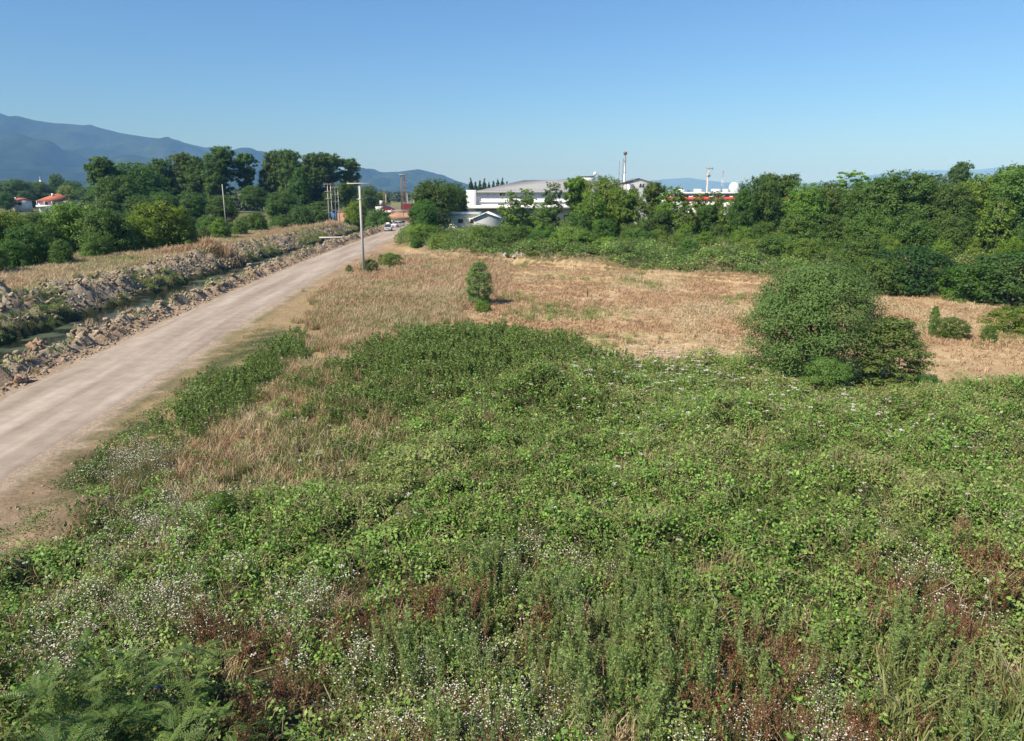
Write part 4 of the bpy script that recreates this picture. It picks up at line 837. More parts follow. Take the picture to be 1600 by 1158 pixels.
# labels that single the trees out: tone, form, row and the landmark they stand by
AR = [(668, 'at the road end'), (728, 'beside the flat roofed white shed'), (785, 'below the gabled shed'), (830, 'before the left warehouse wall'), (880, 'before the middle warehouse wall'), (935, 'below the white roof ball'), (985, 'below the steel chimney'), (1030, 'below the grey gabled building'), (1080, 'at the left end of the red band'), (1122, 'below the crossarm pole'), (1168, 'below the white dome'), (1225, 'right of the white dome'), (1275, 'near the left white vent pipe'), (1335, 'by the silvery thin tree'), (1380, 'left of the tallest broad crown'), (1430, 'by the tallest broad crown'), (1475, 'above the darkest round bush'), (1525, 'below the distant dark tree'), (1575, 'by the pale bare trunks'), (1640, 'at the right edge of the view'), (9999, 'beyond the right edge')]
AL = [(-1, 'beyond the left edge of the view'), (50, 'at the left edge of the view'), (110, 'below the red roofed house'), (180, 'by the leaning pale pole'), (240, 'below the left grove'), (300, 'above the brown reeds'), (370, 'around the thin pale pole'), (430, 'below the gap in the grove'), (500, 'left of the transformer poles'), (9999, 'right of the transformer poles')]
TONE = {GRN: 'mid green', DRK: 'dark green', LGT: 'bright green', YLW: 'olive yellow'}
FORM = {'oak': 'broad crowned tree', 'oak2': 'loose upright tree', 'slim': 'thin young tree', 'bush': 'bush', 'shrub': 'low shrub', 'tallp': 'tall leafy tree', 'tallo': 'tall open crowned tree'}
generic = set(GEN.values()) | {'green bush in the dense row beyond the ditch terrace', 'dark tree in the tall grove left of the concrete pole', 'distant dark tree around the red roofed house'}
buck = {}
for root, key, px, yt, D, wd, c in PLANTS:
    if root['label'] not in generic: continue
    gname = root['group']
    A_ = AR if 'line' in gname else AL; an = next(b_ for a_, b_ in A_ if px < a_)
    if 'line' in gname: row = 'front' if yt > 340 else ('middle row' if yt > 300 else 'skyline')
    elif 'house' in gname: row = 'distant row'
    elif 'grove' in gname: row = 'tall grove' if yt < 280 else 'grove foot'
    else: row = 'ditch side row' if D < 112 else 'rear bush row'
    buck.setdefault(f'{TONE.get(c, "mid green")} {FORM[key]}, {row}, {an}', []).append((px, root))
ORD = {2: ['left', 'right'], 3: ['left', 'middle', 'right'], 4: ['leftmost', 'second', 'third', 'rightmost'], 5: ['leftmost', 'second', 'middle', 'fourth', 'rightmost']}
for l, rs_ in buck.items():
    rs_.sort(key=lambda q: q[0])
    for i, (px, root) in enumerate(rs_):
        root['label'] = l if len(rs_) == 1 else (ORD[len(rs_)][i] + ' ' + l if len(rs_) in ORD else l)
cn = sorted([q for q in PLANTS if q[0].get('group') == 'conifers behind the warehouse'], key=lambda q: q[2])
for i, q in enumerate(cn): q[0]['label'] = ['leftmost', 'second from left', 'third from left', 'fourth from left', 'middle', 'fourth from right', 'third from right', 'second from right', 'rightmost'][i % 9] + ' pointed dark conifer in the row behind the white warehouse'

# distant woods across the plain
def lowcrown(seed):
    b, cs, rs = crown(seed, 10, 5.5, .5, nb=9, leaves=420, L=1.5, asp=.8, sub=9, shape='dome'); 
    m = b.mesh('distant_tree', [M['farleaf']]); return m
M['farleaf'] = leafmat('distant_leaf', (.035, .075, .025), (.075, .125, .04), (.12, .15, .06), trans=.1)
FAR = [lowcrown(900 + i) for i in range(5)]
n = 9000; D_ = 300 + 3600 * RG.random(n) ** 1.6; th = RG.uniform(-.98, .98, n); x = D_ * th; y = D_
k = (fbm(x, y, 3, .004) > .43) | (D_ > 1200); k &= ~((np.abs(x - (-60 - .0 * y)) < 30 + .02 * y) & (D_ < 700)); k &= ~((x > -45) & (x < 200) & (D_ < 430)); k &= ~((x < -150) & (x > -320) & (D_ < 420))
x, y = x[k], y[k]
scatter('distant_woods', x, y, x * 0 - .3, FAR, RG.uniform(.5, 1.15, len(x)), 'hazy belts of trees across the plain in front of the hills', RG.random(len(x)) * .7, .05, 'woods')

# ------------------------------------------------------------------ far side: trunk road bridge, kiosk, poles, vehicles, buildings
def thing(name, label, cat, loc, rz=0, group=None):
    o = ob(name, None, label=label, cat=cat, group=group, loc=loc); o.rotation_euler = (0, 0, rz); return o
def part(name, b, m, parent, label=None, smooth=False):
    return ob(name, b.mesh(name, [M[m]], smooth), parent, label=label)
def gz(x, y): return float(height(x, y))
# --- near concrete pole
def concrete_pole(px, ytop, D, label, wb=.34, wt=.2, arm=2.6, armz=.12, low=True, lean=0, name='utility_pole', m='concrete'):
    x = XY(px, D, 1.0); z0 = gz(x, D); h = ZY(ytop, D) - z0
    t = thing(name, label, 'pole', (x, D, z0)); t.rotation_euler = (0, lean, 0)
    b = MB(); b.tube([[0, 0, -.5], [0, 0, h * .5], [0, 0, h]], [wb * .62, (wb + wt) * .31, wt * .62], 8 if wb > .3 else 6); part('shaft', b, m, t)
    if arm:
        part('crossarm', MB().box((0, -.14, h - armz / 2), (arm, .14, armz)), m, t)
        for s in (-.9, -.3, .3, .9):
            part('insulator', MB().tube([[arm / 2 * s, -.14, h], [arm / 2 * s, -.14, h + .08], [arm / 2 * s, -.14, h + .2]], [.03, .06, .02], 6), 'ceramic', t)
    if low: part('lower_bracket', MB().box((0, -.1, h - 1.75), (.85, .08, .07)), 'steel', t)
    return t, x, z0, h
concrete_pole(568, 286, 81, 'tall grey concrete pole with a wide crossarm standing beside the dirt road', .29, .19, 2.7)
concrete_pole(353, 288, 190, 'thin pale pole standing in front of the tall grove', .22, .16, 0, low=False)
concrete_pole(152, 291, 250, 'leaning pale pole right of the red roofed house', .34, .26, 0, low=False, lean=.07)
concrete_pole(604, 303, 290, 'brown wooden pole standing beyond the bridge', .4, .3, 1.2, low=False, m='wood')
concrete_pole(637, 302, 300, 'slim pale pole right of the lattice tower', .35, .25, 1.0, low=False)
concrete_pole(654, 310, 200, 'short leaning concrete pole at the road end trees', .4, .3, 0, low=False, lean=-.18)
concrete_pole(631, 300, 205, 'thin brown pole beside the bridge opening', .14, .1, 0, low=False, m='rust')
# --- transformer poles and kiosk
def hframe(px, D, ytop, label, xf=1.0):
    x = XY(px, D, 2); z0 = gz(x, D); h = ZY(ytop, D) - z0; t = thing('transformer_pole', label, 'pole', (x, D, z0), .2)
    for s in (-.5, .5): part('pole_leg', MB().tube([[s * xf, 0, -.3], [s * xf * .75, 0, h]], [.15, .10], 6), 'palepole', t)
    for k in range(3): part('crossarm', MB().box((0, -.2, h - .15 - k * 1.9), (3.0 - k * .5, .12, .14)), 'concrete2', t)
    for s in (-1.3, -.7, .7, 1.3): part('insulator', MB().tube([[s, -.2, h - .08], [s, -.2, h + .3]], [.08, .05], 6), 'ceramic', t)
    for k in range(7): part('rung', MB().box((0, .12, h * (k + 1) / 9), (.7, .05, .05)), 'concrete2', t)
    return t
M['palepole'] = mat('pale_concrete_pole', (.55, .50, .47), .85, .2, (2, .6, (.44, .40, .37)))
hframe(517, 196, 287, 'left twin legged transformer pole in front of the blue kiosk')
hframe(528, 197, 292, 'right twin legged transformer pole beside the blue kiosk')
x = XY(518, 200, 3); t = thing('transformer_kiosk', 'blue metal transformer kiosk with green side and flat grey roof', 'kiosk', (x, 200, gz(x, 200)), .12)
part('wall', MB().box((0, 0, 1.9), (2.9, 2.2, 4.2)), 'blue', t); part('roof', MB().box((-.3, 0, 4.12), (4.6, 2.6, .16)), 'concrete2', t)
part('side_wall', MB().box((-1.9, 0, 1.9), (.8, 2.0, 4.1)), 'greenp', t, 'pale green side panel') if 'greenp' in M else None
for s in (-.7, .7): d = part('door', MB().box((s, -1.13, 1.9), (1.25, .05, 3.2)), 'blue', t); ob('handle', MB().box((s * .3, -1.18, 1.9), (.06, .06, .3)).mesh('handle', [M['steel']]), d)
part('base_band', MB().box((0, -1.14, .2), (2.9, .05, .6)), 'tile', t)
# --- lattice tower
def lattice(px, D, ytop, label, w0=1.5, w1=.8, n=9, head=True, m='rust', name='lattice_tower', cat='tower'):
    x = XY(px, D, 5); z0 = 0.0; h = ZY(ytop, D) - z0; t = thing(name, label, cat, (x, D, z0), .3)
    def w(z): return w0 + (w1 - w0) * z / h
    for a, b_ in ((-1, -1), (1, -1), (1, 1), (-1, 1)): part('corner_leg', MB().tube([[a * w0 / 2, b_ * w0 / 2, -.3], [a * w1 / 2, b_ * w1 / 2, h]], .09 * w0 / 1.5, 4), m, t)
    br = MB()
    for k in range(n):
        z = h * k / n; z2 = h * (k + 1) / n; a, c = w(z) / 2, w(z2) / 2
        for p, q in (((-1, -1), (1, -1)), ((1, -1), (1, 1)), ((1, 1), (-1, 1)), ((-1, 1), (-1, -1))):
            br.tube([[p[0] * a, p[1] * a, z], [q[0] * c, q[1] * c, z2]], .022 * w0 / 1.5, 3); br.tube([[q[0] * a, q[1] * a, z], [p[0] * c, p[1] * c, z2]], .022 * w0 / 1.5, 3); br.tube([[p[0] * c, p[1] * c, z2], [q[0] * c, q[1] * c, z2]], .022 * w0 / 1.5, 3)
    part('bracing', br, m, t)
    if head:
        part('platform', MB().box((0, 0, h), (3.4, 1.8, .25)), 'palepole', t)
        for s in (-.35, -.15): part('crossarm', MB().box((.6, 0, h * (1 + s)), (3.2, .2, .2)), m, t)
    return t
lattice(631, 330, 273, 'brown lattice tower standing beyond the bridge against the hill', 2.4, 1.4, 8)
lattice(601, 270, 296, 'thin brown lattice mast left of the tall lattice tower', .8, .4, 10, False)
lattice(1127, 320, 266, 'slim antenna mast right of the crossarm pole above the tree tops', 1.0, .3, 12, False, 'steel', 'antenna_mast', 'mast')
# crossarm pole on the right
x = XY(1104, 170, 8); h = ZY(263, 170); t = thing('power_pole', 'power pole with a wide crossarm and bracket above the red banded building', 'pole', (x, 170, 0))
part('shaft', MB().tube([[0, 0, -.3], [0, 0, h]], [.26, .17], 8), 'palepole', t); part('crossarm', MB().box((.15, -.15, h - .08), (1.75, .12, .16)), 'concrete2', t)
part('brace', MB().tube([[-.75, -.15, h - .1], [0, -.15, h - 1.1]], .05, 4), 'steel', t); part('brace', MB().tube([[1.1, -.15, h - .1], [.1, -.15, h - 1.5]], .05, 4), 'steel', t)
for s in (-.6, .2, .9): part('insulator', MB().tube([[s, -.15, h], [s, -.15, h + .25]], [.07, .04], 6), 'ceramic', t)
part('equipment_box', MB().box((.15, -.3, h - 1.7), (.6, .4, .45)), 'rust', t)

# --- bridge and trunk road
bx0, bx1 = XY(588, 204, 1), XY(640, 204, 1); bc = (bx0 + bx1) / 2; bw = bx1 - bx0
t = thing('road_bridge', 'low concrete bridge with two dark openings at the end of the dirt road', 'bridge', (bc, 204.5, 0))
b = MB(); b.box((0, 0, 1.75), (bw, 1.2, .9)); b.box((-bw / 2 + .9, 0, .4), (1.8, 1.2, 1.8)); b.box((bw / 2 - .7, 0, .4), (1.4, 1.2, 1.8)); b.box((.7, 0, .4), (.7, 1.2, 1.8)); part('abutment', b, 'earth', t)
part('deck_edge', MB().box((0, -.66, 1.28), (bw, .12, .2)), 'concrete', t)
for s, wd in ((-2.0, 4.4), (3.1, 3.6)): part('opening', MB().box((s, .45, .4), (wd, .3, 1.75)), 'dark', t)  # solid near-black boxes; the shade inside the culvert is put into their colour
part('pier', MB().box((-.2, -.7, .6), (.4, .25, 1.6)), 'concrete', t)
tx0, tx1 = XY(540, 206, 3), XY(645, 206, 3)
v = np.array([[tx0 - 60, 209, 0], [tx1 + 8, 209, 0], [tx1 + 8, 224, 0], [tx0 - 60, 224, 0]], float)
nn = 40; xs = np.linspace(tx0 - 60, tx1 + 6, nn); yy = np.array([212.5, 226.]); XX, YY = np.meshgrid(xs, yy); ZZ = height(XX, YY * 0 + 219) + .02
b = MB(); i_ = np.arange(nn - 1); b.add(np.stack([XX, YY, ZZ], -1), np.stack([i_, i_ + 1, i_ + nn + 1, i_ + nn], 1)); ob('trunk_road', b.mesh('trunk_road', [M['asphalt']]), kind='structure')
t = thing('guard_rail', 'steel guard rail along the edge of the far trunk road', 'guard rail', (0, 211.8, 0))
xs = np.arange(tx0, tx1, 2.6)
b = MB(); b.tube(np.stack([xs, xs * 0, np.array([gz(q, 212) + .62 for q in xs])], 1), .13, 4); part('rail', b, 'steel', t)
for q in xs: part('post', MB().box((q, .1, gz(q, 212) + .3), (.12, .12, .8)), 'steel', t)
t = thing('road_sign', 'small pale road sign on a post left of the far white truck', 'sign', (XY(596, 214, 4), 214, 3.3)); part('post', MB().tube([[0, 0, -.2], [0, 0, 3.4]], .06, 6), 'steel', t); part('panel', MB().box((0, -.08, 2.6), (.9, .04, 1.4)), 'palepanel', t)
# plank across the ditch
p1 = np.array([*G(499, 371.5, .35), .35]); p2 = np.array([*G(556, 370, .55), .55])
ob('footbridge_pipe', MB().tube(np.array([p1, (p1 + p2) / 2 - (0, 0, .05), p2]), .16, 8).mesh('footbridge_pipe', [M['palepole']], True), label='long pale pipe laid across the ditch near the concrete pole', cat='pipe')

# --- vehicles
import bmesh
def bev(V, Fc, r=.08, seg=2):
    bm = bmesh.new(); vs = [bm.verts.new(v) for v in V]
    for f in Fc: bm.faces.new([vs[i] for i in f])
    bmesh.ops.recalc_face_normals(bm, faces=bm.faces); bmesh.ops.bevel(bm, geom=bm.edges[:] , offset=r, segments=seg, affect='EDGES'); return bm
def bmesh_obj(name, bm, m, parent, label=None):
    me = bpy.data.meshes.new(name); bm.to_mesh(me); bm.free(); me.materials.append(M[m]); return ob(name, me, parent, label=label)
def loft(sections):
    """sections along y: (y, halfwidth bottom, halfwidth top, z bottom, z top)"""
    V = []; Fc = []
    for y, wb_, wt, zb, zt in sections: V += [(-wb_, y, zb), (wb_, y, zb), (wt, y, zt), (-wt, y, zt)]
    n = len(sections)
    for i in range(n - 1):
        for k in range(4): Fc.append((i * 4 + k, i * 4 + (k + 1) % 4, i * 4 + 4 + (k + 1) % 4, i * 4 + 4 + k))
    Fc.append((3, 2, 1, 0)); Fc.append(tuple((n - 1) * 4 + k for k in range(4))); return V, Fc
def car(px, D, rz, paint, label, box=False, zc=None, s=1.0):
    x = XY(px, D, .5); t = thing('parked_car', label, 'car', (x, D, gz(x, D) + .04 if zc is None else zc), rz); t.scale = (s, s, s)
    V, Fc = loft([(-2.15, .72, .66, .35, .62), (-2.0, .86, .78, .25, .80), (-1.0, .9, .84, .22, .95), (0, .9, .86, .22, .98), (1.3, .9, .84, .22, 1.0), (2.0, .86, .78, .28, .98), (2.12, .74, .68, .38, .85)])
    bmesh_obj('body', bev(V, Fc, .05), paint, t)
    V, Fc = loft([(-1.15, .78, .74, .92, .97), (-.45, .78, .62, .92, 1.44), (1.1, .78, .62, .92, 1.46), (1.85, .76, .70, .94, 1.04)])
    cb = bmesh_obj('cabin', bev(V, Fc, .04), 'glass', t, 'dark tinted windows')
    bmesh_obj('roof', bev(*loft([(-.52, .63, .60, 1.40, 1.47), (1.15, .63, .60, 1.40, 1.49)]), .02), paint, t)
    for sx in (-1, 1):
        for yy_ in (-1.35, 1.3):
            w_ = ob('wheel', MB().tube([[sx * .72, yy_, .32], [sx * .93, yy_, .32]], .32, 16).mesh('wheel', [M['tyre']]), t); ob('rim', MB().tube([[sx * .92, yy_, .32], [sx * .945, yy_, .32]], .19, 10).mesh('rim', [M['steel']]), w_)
        part('headlight', MB().box((sx * .62, -2.13, .66), (.3, .1, .14)), 'whitepaint', t); part('tail_light', MB().box((sx * .66, 2.08, .8), (.22, .1, .18)), 'plate', t)
        part('mirror', MB().box((sx * .95, -.72, 1.0), (.18, .1, .14)), paint, t)
        part('pillar', MB().tube([[sx * .74, -1.02, .96], [sx * .62, -.45, 1.43]], .035, 4), paint, t)
    part('grille', MB().box((0, -2.17, .52), (.8, .05, .18)), 'dark', t); part('bumper', MB().box((0, -2.16, .34), (1.4, .1, .12)), paint, t); part('number_plate', MB().box((0, -2.22, .38), (.5, .02, .11)), 'white', t)
    if box:
        bmesh_obj('roof_box', bev(*loft([(-.5, .38, .3, 1.58, 1.72), (.2, .45, .38, 1.56, 1.95), (1.2, .42, .34, 1.56, 1.9)]), .05), 'whitepaint', t)
    return t
car(606.5, 172, .12, 'silver', 'silver car with a white roof load parked at the far end of the dirt road', True)
car(622, 190, -.5, 'whitepaint', 'white car parked behind the silver one by the bridge opening')
car(607, 219, 1.5, 'darkred', 'dark red car passing on the far trunk road', zc=3.5)
def truck(px, D, label, paint, zc, rz=1.5, s=1.0, name='truck'):
    t = thing(name, label, 'truck', (XY(px, D, zc), D, zc), rz); t.scale = (s, s, s)
    bmesh_obj('cargo_box', bev(*loft([(-.8, 1.1, 1.1, .8, 2.9), (3.2, 1.1, 1.1, .8, 2.9)]), .04), paint, t)
    cbn = bmesh_obj('cab', bev(*loft([(-2.6, .95, .9, .5, 1.4), (-2.2, 1.0, .85, .5, 2.2), (-.95, 1.0, .9, .5, 2.35)]), .05), paint, t)
    ob('windscreen', MB().box((0, -2.36, 1.8), (1.5, .06, .6)).mesh('windscreen', [M['glass']]), cbn)
    for sx in (-1, 1):
        for yy_ in (-1.7, 1.8): part('wheel', MB().tube([[sx * .75, yy_, .45], [sx * 1.02, yy_, .45]], .45, 12), 'tyre', t)
truck(603, 262, 'small white truck on the rise beyond the far trunk road', 'whitepaint', .8, 1.3, 1.1)
truck(644, 255, 'dark red truck partly hidden by the road end trees', 'darkred', 1.6, .8, 1.2)

# --- buildings
def window(b_parent, x, y, z, w_, h_, mf='white'):
    f = ob('window', MB().box((x, y, z), (w_ + .16, .08, h_ + .16)).mesh('window', [M[mf]]), b_parent); ob('pane', MB().box((x, y - .05, z), (w_, .04, h_)).mesh('pane', [M['glass']]), f)
D = 190; xl, xr = XY(744, D, 9), XY(1012, D, 9); ze = ZY(299, D); W_ = xr - xl
t = thing('warehouse', 'large white factory hall with a grey hipped sheet roof behind the trees', 'building', ((xl + xr) / 2, D, 0))
part('wall', MB().box((0, 22, ze / 2 - .3), (W_, 44, ze + .2)), 'white', t)
zr = ZY(281.5, D + 20); hx = W_ / 2
V = [(-hx - .5, -.6, ze), (hx + .5, -.6, ze), (hx + .5, 44.6, ze), (-hx - .5, 44.6, ze), (-hx + 13, 20, zr), (hx - 8, 20, zr + .25), (hx + .5, -.6, ze - .3), (-hx - .5, -.6, ze - .3), (hx + .5, 44.6, ze - .3), (-hx - .5, 44.6, ze - .3)]
b = MB(); b.add(V, [[0, 1, 5, 4], [1, 2, 5], [2, 3, 4, 5], [3, 0, 4], [7, 6, 1, 0], [6, 8, 2, 1], [8, 9, 3, 2], [9, 7, 0, 3], [7, 9, 8, 6]]); rf = ob('roof', b.mesh('roof', [M['greyroof']]), t)
b = MB()
for k in range(46):
    f_ = k / 45; xe = -hx + W_ * f_; xt = np.interp(xe, [-hx, hx], [-hx + 13, hx - 8]); b.tube([[xe, -.5, ze + .05], [xt, 19.8, zr + .05]], .05, 3, cap=False)
ob('seams', b.mesh('seams', [M['greyroof']]), rf)
part('gutter', MB().box((0, -.75, ze - .22), (W_ + 1, .25, .28)), 'greyroof', t)
z1 = ZY(315.5, D); z2 = ZY(321, D - 3); z3 = ZY(326, D - 3)
part('ledge', MB().box((0, -.16, z1), (W_, .3, .22)), 'palepanel', t)
part('canopy', MB().box((-1.0, -1.9, (z2 + z3) / 2), (W_ + 6, 3.6, (z2 - z3))), 'white', t)
part('ground_floor', MB().box((0, -.35, z3 / 2 - .2), (W_ - 1, .6, z3)), 'cream', t)
for k in range(12): part('cladding_joint', MB().box((-hx + 3 + k * W_ / 12, -.05, (ze + z1) / 2 - .1), (.10, .08, ze - z1 - .4)), 'palepanel', t)
for k in range(7): window(t, -hx + 6.5 + k * W_ / 7.6, -.06, z1 - .62, 1.6, .32)
window(t, XY(785, D, 9) - (xl + xr) / 2, -.06, ze - .9, 1.4, .8)
for k in range(9): window(t, -hx + 5 + k * W_ / 9.5, -.70, 2.6, 1.8, 1.2)
part('end_block', MB().box((-hx - 1.3, 2.0, ZY(297, D) / 2), (2.6, 6, ZY(297, D))), 'white', t)
xb = XY(921, D + 16, 12) - (xl + xr) / 2
b = ob('roof_unit', MB().box((xb - .8, 14, zr - .2), (3.2, 3, 2.2)).mesh('roof_unit', [M['white']]), t); ob('cap', MB().box((xb - .8, 14, zr + .95), (3.8, 3.4, .16)).mesh('cap', [M['greyroof']]), b)
def sphere(r, c, n=2, sc=(1, 1, 1)):
    bm = bmesh.new(); bmesh.ops.create_icosphere(bm, subdivisions=n, radius=r); bmesh.ops.scale(bm, vec=sc, verts=bm.verts); bmesh.ops.translate(bm, vec=c, verts=bm.verts); return bm
bmesh_obj('roof_ball', sphere(.5, (xb + 1.3, 14, zr + 1.6), 2, (1, 1, 1.2)), 'whitepaint', t)
part('ball_post', MB().tube([[xb + 1.3, 14, zr - .2], [xb + 1.3, 14, zr + 1.3]], .15, 6), 'whitepaint', t)
# annexes
D = 150; x0, x1 = XY(690, D, 4), XY(750, D, 4); za = ZY(333, D)
t = thing('low_shed', 'low white flat roofed shed in front of the warehouse left corner', 'building', ((x0 + x1) / 2, D, 0))
part('wall', MB().box((0, 5, za / 2 - .3), (x1 - x0 - .6, 10, za - .2)), 'cream', t); part('roof', MB().box((0, 5, za - .1), (x1 - x0, 10.8, .35)), 'white', t)
for k in range(3): window(t, -2.5 + 2.5 * k, -.04, za - 1.6, 1.1, .8)
D = 148; x0, x1 = XY(738, D, 4), XY(783, D, 4); W_ = x1 - x0; za = ZY(341, D); zb = ZY(333, D)
t = thing('gabled_shed', 'small pale gabled shed right of the flat roofed shed', 'building', ((x0 + x1) / 2, D, 0)); hw = W_ / 2
b = MB(); b.add([(-hw + .3, 0, -.3), (hw - .3, 0, -.3), (hw - .3, 0, za), (0, 0, zb - .1), (-hw + .3, 0, za), (-hw + .3, 9, -.3), (hw - .3, 9, -.3), (hw - .3, 9, za), (0, 9, zb - .1), (-hw + .3, 9, za)], [[0, 1, 2, 3, 4], [9, 8, 7, 6, 5], [1, 6, 7, 2], [0, 4, 9, 5]]); part('wall', b, 'palepanel', t)
for s in (-1, 1):
    b = MB(); b.add([(0, -.4, zb), (0, 9.4, zb), (s * hw, 9.4, za - .1), (s * hw, -.4, za - .1), (0, -.4, zb + .15), (0, 9.4, zb + .15), (s * hw, 9.4, za + .05), (s * hw, -.4, za + .05)], [[0, 1, 2, 3], [7, 6, 5, 4], [0, 3, 7, 4], [1, 5, 6, 2], [3, 2, 6, 7], [0, 4, 5, 1]]); part('roof_slope', b, 'white', t)
part('door', MB().box((0, -.04, .9), (2.4, .06, 2.4)), 'greyroof', t)
# plant building with chimney
D = 176; x0, x1 = XY(978, D, 9), XY(1026, D, 9); W_ = x1 - x0; hw = W_ / 2; za = ZY(289, D); zb = ZY(279.5, D)
t = thing('gabled_plant_building', 'pale grey gabled building with two dark windows right of the steel chimney', 'building', ((x0 + x1) / 2, D, 0))
b = MB(); b.add([(-hw, 0, -.3), (hw, 0, -.3), (hw, 0, za), (-.6, 0, zb), (-hw, 0, za + .5), (-hw, 12, -.3), (hw, 12, -.3), (hw, 12, za), (-.6, 12, zb), (-hw, 12, za + .5)], [[0, 1, 2, 3, 4], [9, 8, 7, 6, 5], [1, 6, 7, 2], [0, 4, 9, 5]]); part('wall', b, 'palepanel', t)
b = MB(); b.add([(-.6, -.3, zb + .05), (-.6, 12.3, zb + .05), (hw + .3, 12.3, za + .05), (hw + .3, -.3, za + .05), (-hw - .3, 12.3, za + .55), (-hw - .3, -.3, za + .55), (-.6, -.3, zb + .2), (-.6, 12.3, zb + .2), (hw + .3, 12.3, za + .2), (hw + .3, -.3, za + .2), (-hw - .3, 12.3, za + .7), (-hw - .3, -.3, za + .7)], [[6, 7, 8, 9][::-1], [6, 11, 10, 7][::-1], [0, 3, 9, 6], [0, 6, 11, 5][::-1], [3, 2, 8, 9], [5, 11, 10, 4]]); part('roof', b, 'greyroof', t)
for px in (1000, 1004.2): window(t, XY(px, D, 9) - (x0 + x1) / 2, -.05, ZY(289.5, D), .42, .75, 'palepanel')
part('silo_panel', MB().box((-hw + .9, -.4, za - 2), (1.6, .7, 4.4)), 'steel', t)
D = 180; x = XY(975.5, D, 12); zt = ZY(241, D)
t = thing('steel_chimney', 'tall silver steel chimney stack with a dark cap behind the trees', 'chimney', (x, D, 0))
part('stack', MB().tube([[0, 0, 0], [0, 0, 5], [0, 0, zt]], [.25, .23, .22], 14), 'steelpale', t, smooth=True) if 'steelpale' in M else None
part('cap', MB().tube([[0, 0, zt - .1], [0, 0, zt + .1], [0, 0, zt + .45], [0, 0, zt + .6]], [.34, .46, .46, .2], 12), 'rust', t)
for k in range(5): part('band', MB().tube([[0, 0, 6 + k * 2.6], [0, 0, 6.12 + k * 2.6]], .37, 12), 'steel', t)
part('ladder', MB().box((-.45, 0, zt / 2 + 2), (.08, .3, zt - 6)), 'rust', t)
t = thing('thin_mast', 'thin dark mast just left of the steel chimney', 'mast', (XY(966.5, D, 10), D, 0)); part('shaft', MB().tube([[0, 0, 0], [0, 0, ZY(251, D)]], [.1, .05], 6), 'rust', t); part('stay', MB().tube([[0, 0, ZY(270, D)], [1.6, 0, ZY(281, D)]], .03, 3), 'rust', t)
# red banded building
D = 165; x0, x1 = XY(1040, D, 6), XY(1300, D, 6); W_ = x1 - x0; hw = W_ / 2; zt = ZY(301, D)
t = thing('red_banded_building', 'long white building with a red band seen through the trees', 'building', ((x0 + x1) / 2, D, 0))
part('wall', MB().box((0, 8, zt / 2 - .2), (W_, 16, zt)), 'white', t)
part('red_band', MB().box((0, -.08, ZY(310.5, D)), (W_ + .3, .18, .8)), 'red', t); part('parapet', MB().box((0, -.12, zt - .1), (W_ + .4, .3, .5)), 'palepanel', t)
for k in range(16): window(t, -hw + 2 + k * W_ / 16.3, -.06, zt - .75, 1.3, .5)
for k in range(12): window(t, -hw + 2 + k * W_ / 12.3, -.06, 3.2, 1.5, 1.2)
for px, w_ in ((1064, 1.2), (1090, 1.6), (1118, 1.8), (1133, 1.0)): part('roof_unit', MB().box((XY(px, D + 5, 9) - (x0 + x1) / 2, 5, zt + .35), (w_, 1.5, .9)), 'whitepaint', t)
x = XY(1147, D + 5, 10) - 0; zc = ZY(293, D + 5)
t = thing('white_dome', 'white ball shaped tank on the roof of the red banded building', 'tank', (x, D + 5, zt))
bmesh_obj('ball', sphere(1.2, (0, 0, zc - zt), 3), 'whitepaint', t); part('stand', MB().tube([[0, 0, -.1], [0, 0, zc - zt - .6]], [.9, .7], 12), 'white', t)
part('railing', MB().tube([[-1.6, -1.5, .75], [1.6, -1.5, .75]], .03, 4), 'steel', t)
for s in (-1.6, -.55, .55, 1.6): part('railing_post', MB().tube([[s, -1.5, -.05], [s, -1.5, .75]], .03, 4), 'steel', t)
for px, yt, lab in ((1239, 286, 'white vent pipe above the trees left of the silvery tree'), (1299, 288, 'white vent pipe above the trees nearest the silvery tree'), (1344, 293, 'short white vent pipe right of the silvery tree')):
    t = thing('vent_pipe', lab, 'pipe', (XY(px, 160, 9), 160, 0)); part('pipe', MB().tube([[0, 0, 0], [0, 0, ZY(yt, 160)]], .16, 8), 'whitepaint', t); part('cap', MB().tube([[0, 0, ZY(yt, 160)], [0, 0, ZY(yt, 160) + .2]], [.28, .05], 8), 'whitepaint', t)
# white building behind the right trees
D = 125; x0, x1 = XY(1430, D, 6), XY(1640, D, 6); W_ = x1 - x0; hw = W_ / 2; ze = ZY(310, D); zr = ZY(301, D + 5)
t = thing('red_roofed_building', 'white building with a low red roof glimpsed behind the right trees', 'building', ((x0 + x1) / 2, D, 0))
part('wall', MB().box((0, 5, ze / 2 - .2), (W_, 10, ze)), 'white', t)
b = MB(); b.add([(-hw - .4, -.4, ze), (hw + .4, -.4, ze), (hw + .4, 10.4, ze), (-hw - .4, 10.4, ze), (-hw + 3, 5, zr), (hw - 3, 5, zr)], [[0, 1, 5, 4], [1, 2, 5], [2, 3, 4, 5], [3, 0, 4], [3, 2, 1, 0]]); part('roof', b, 'tile', t)
for k in range(8): window(t, -hw + 2 + k * W_ / 8.3, -.05, 5.2, 1.3, 1.1)
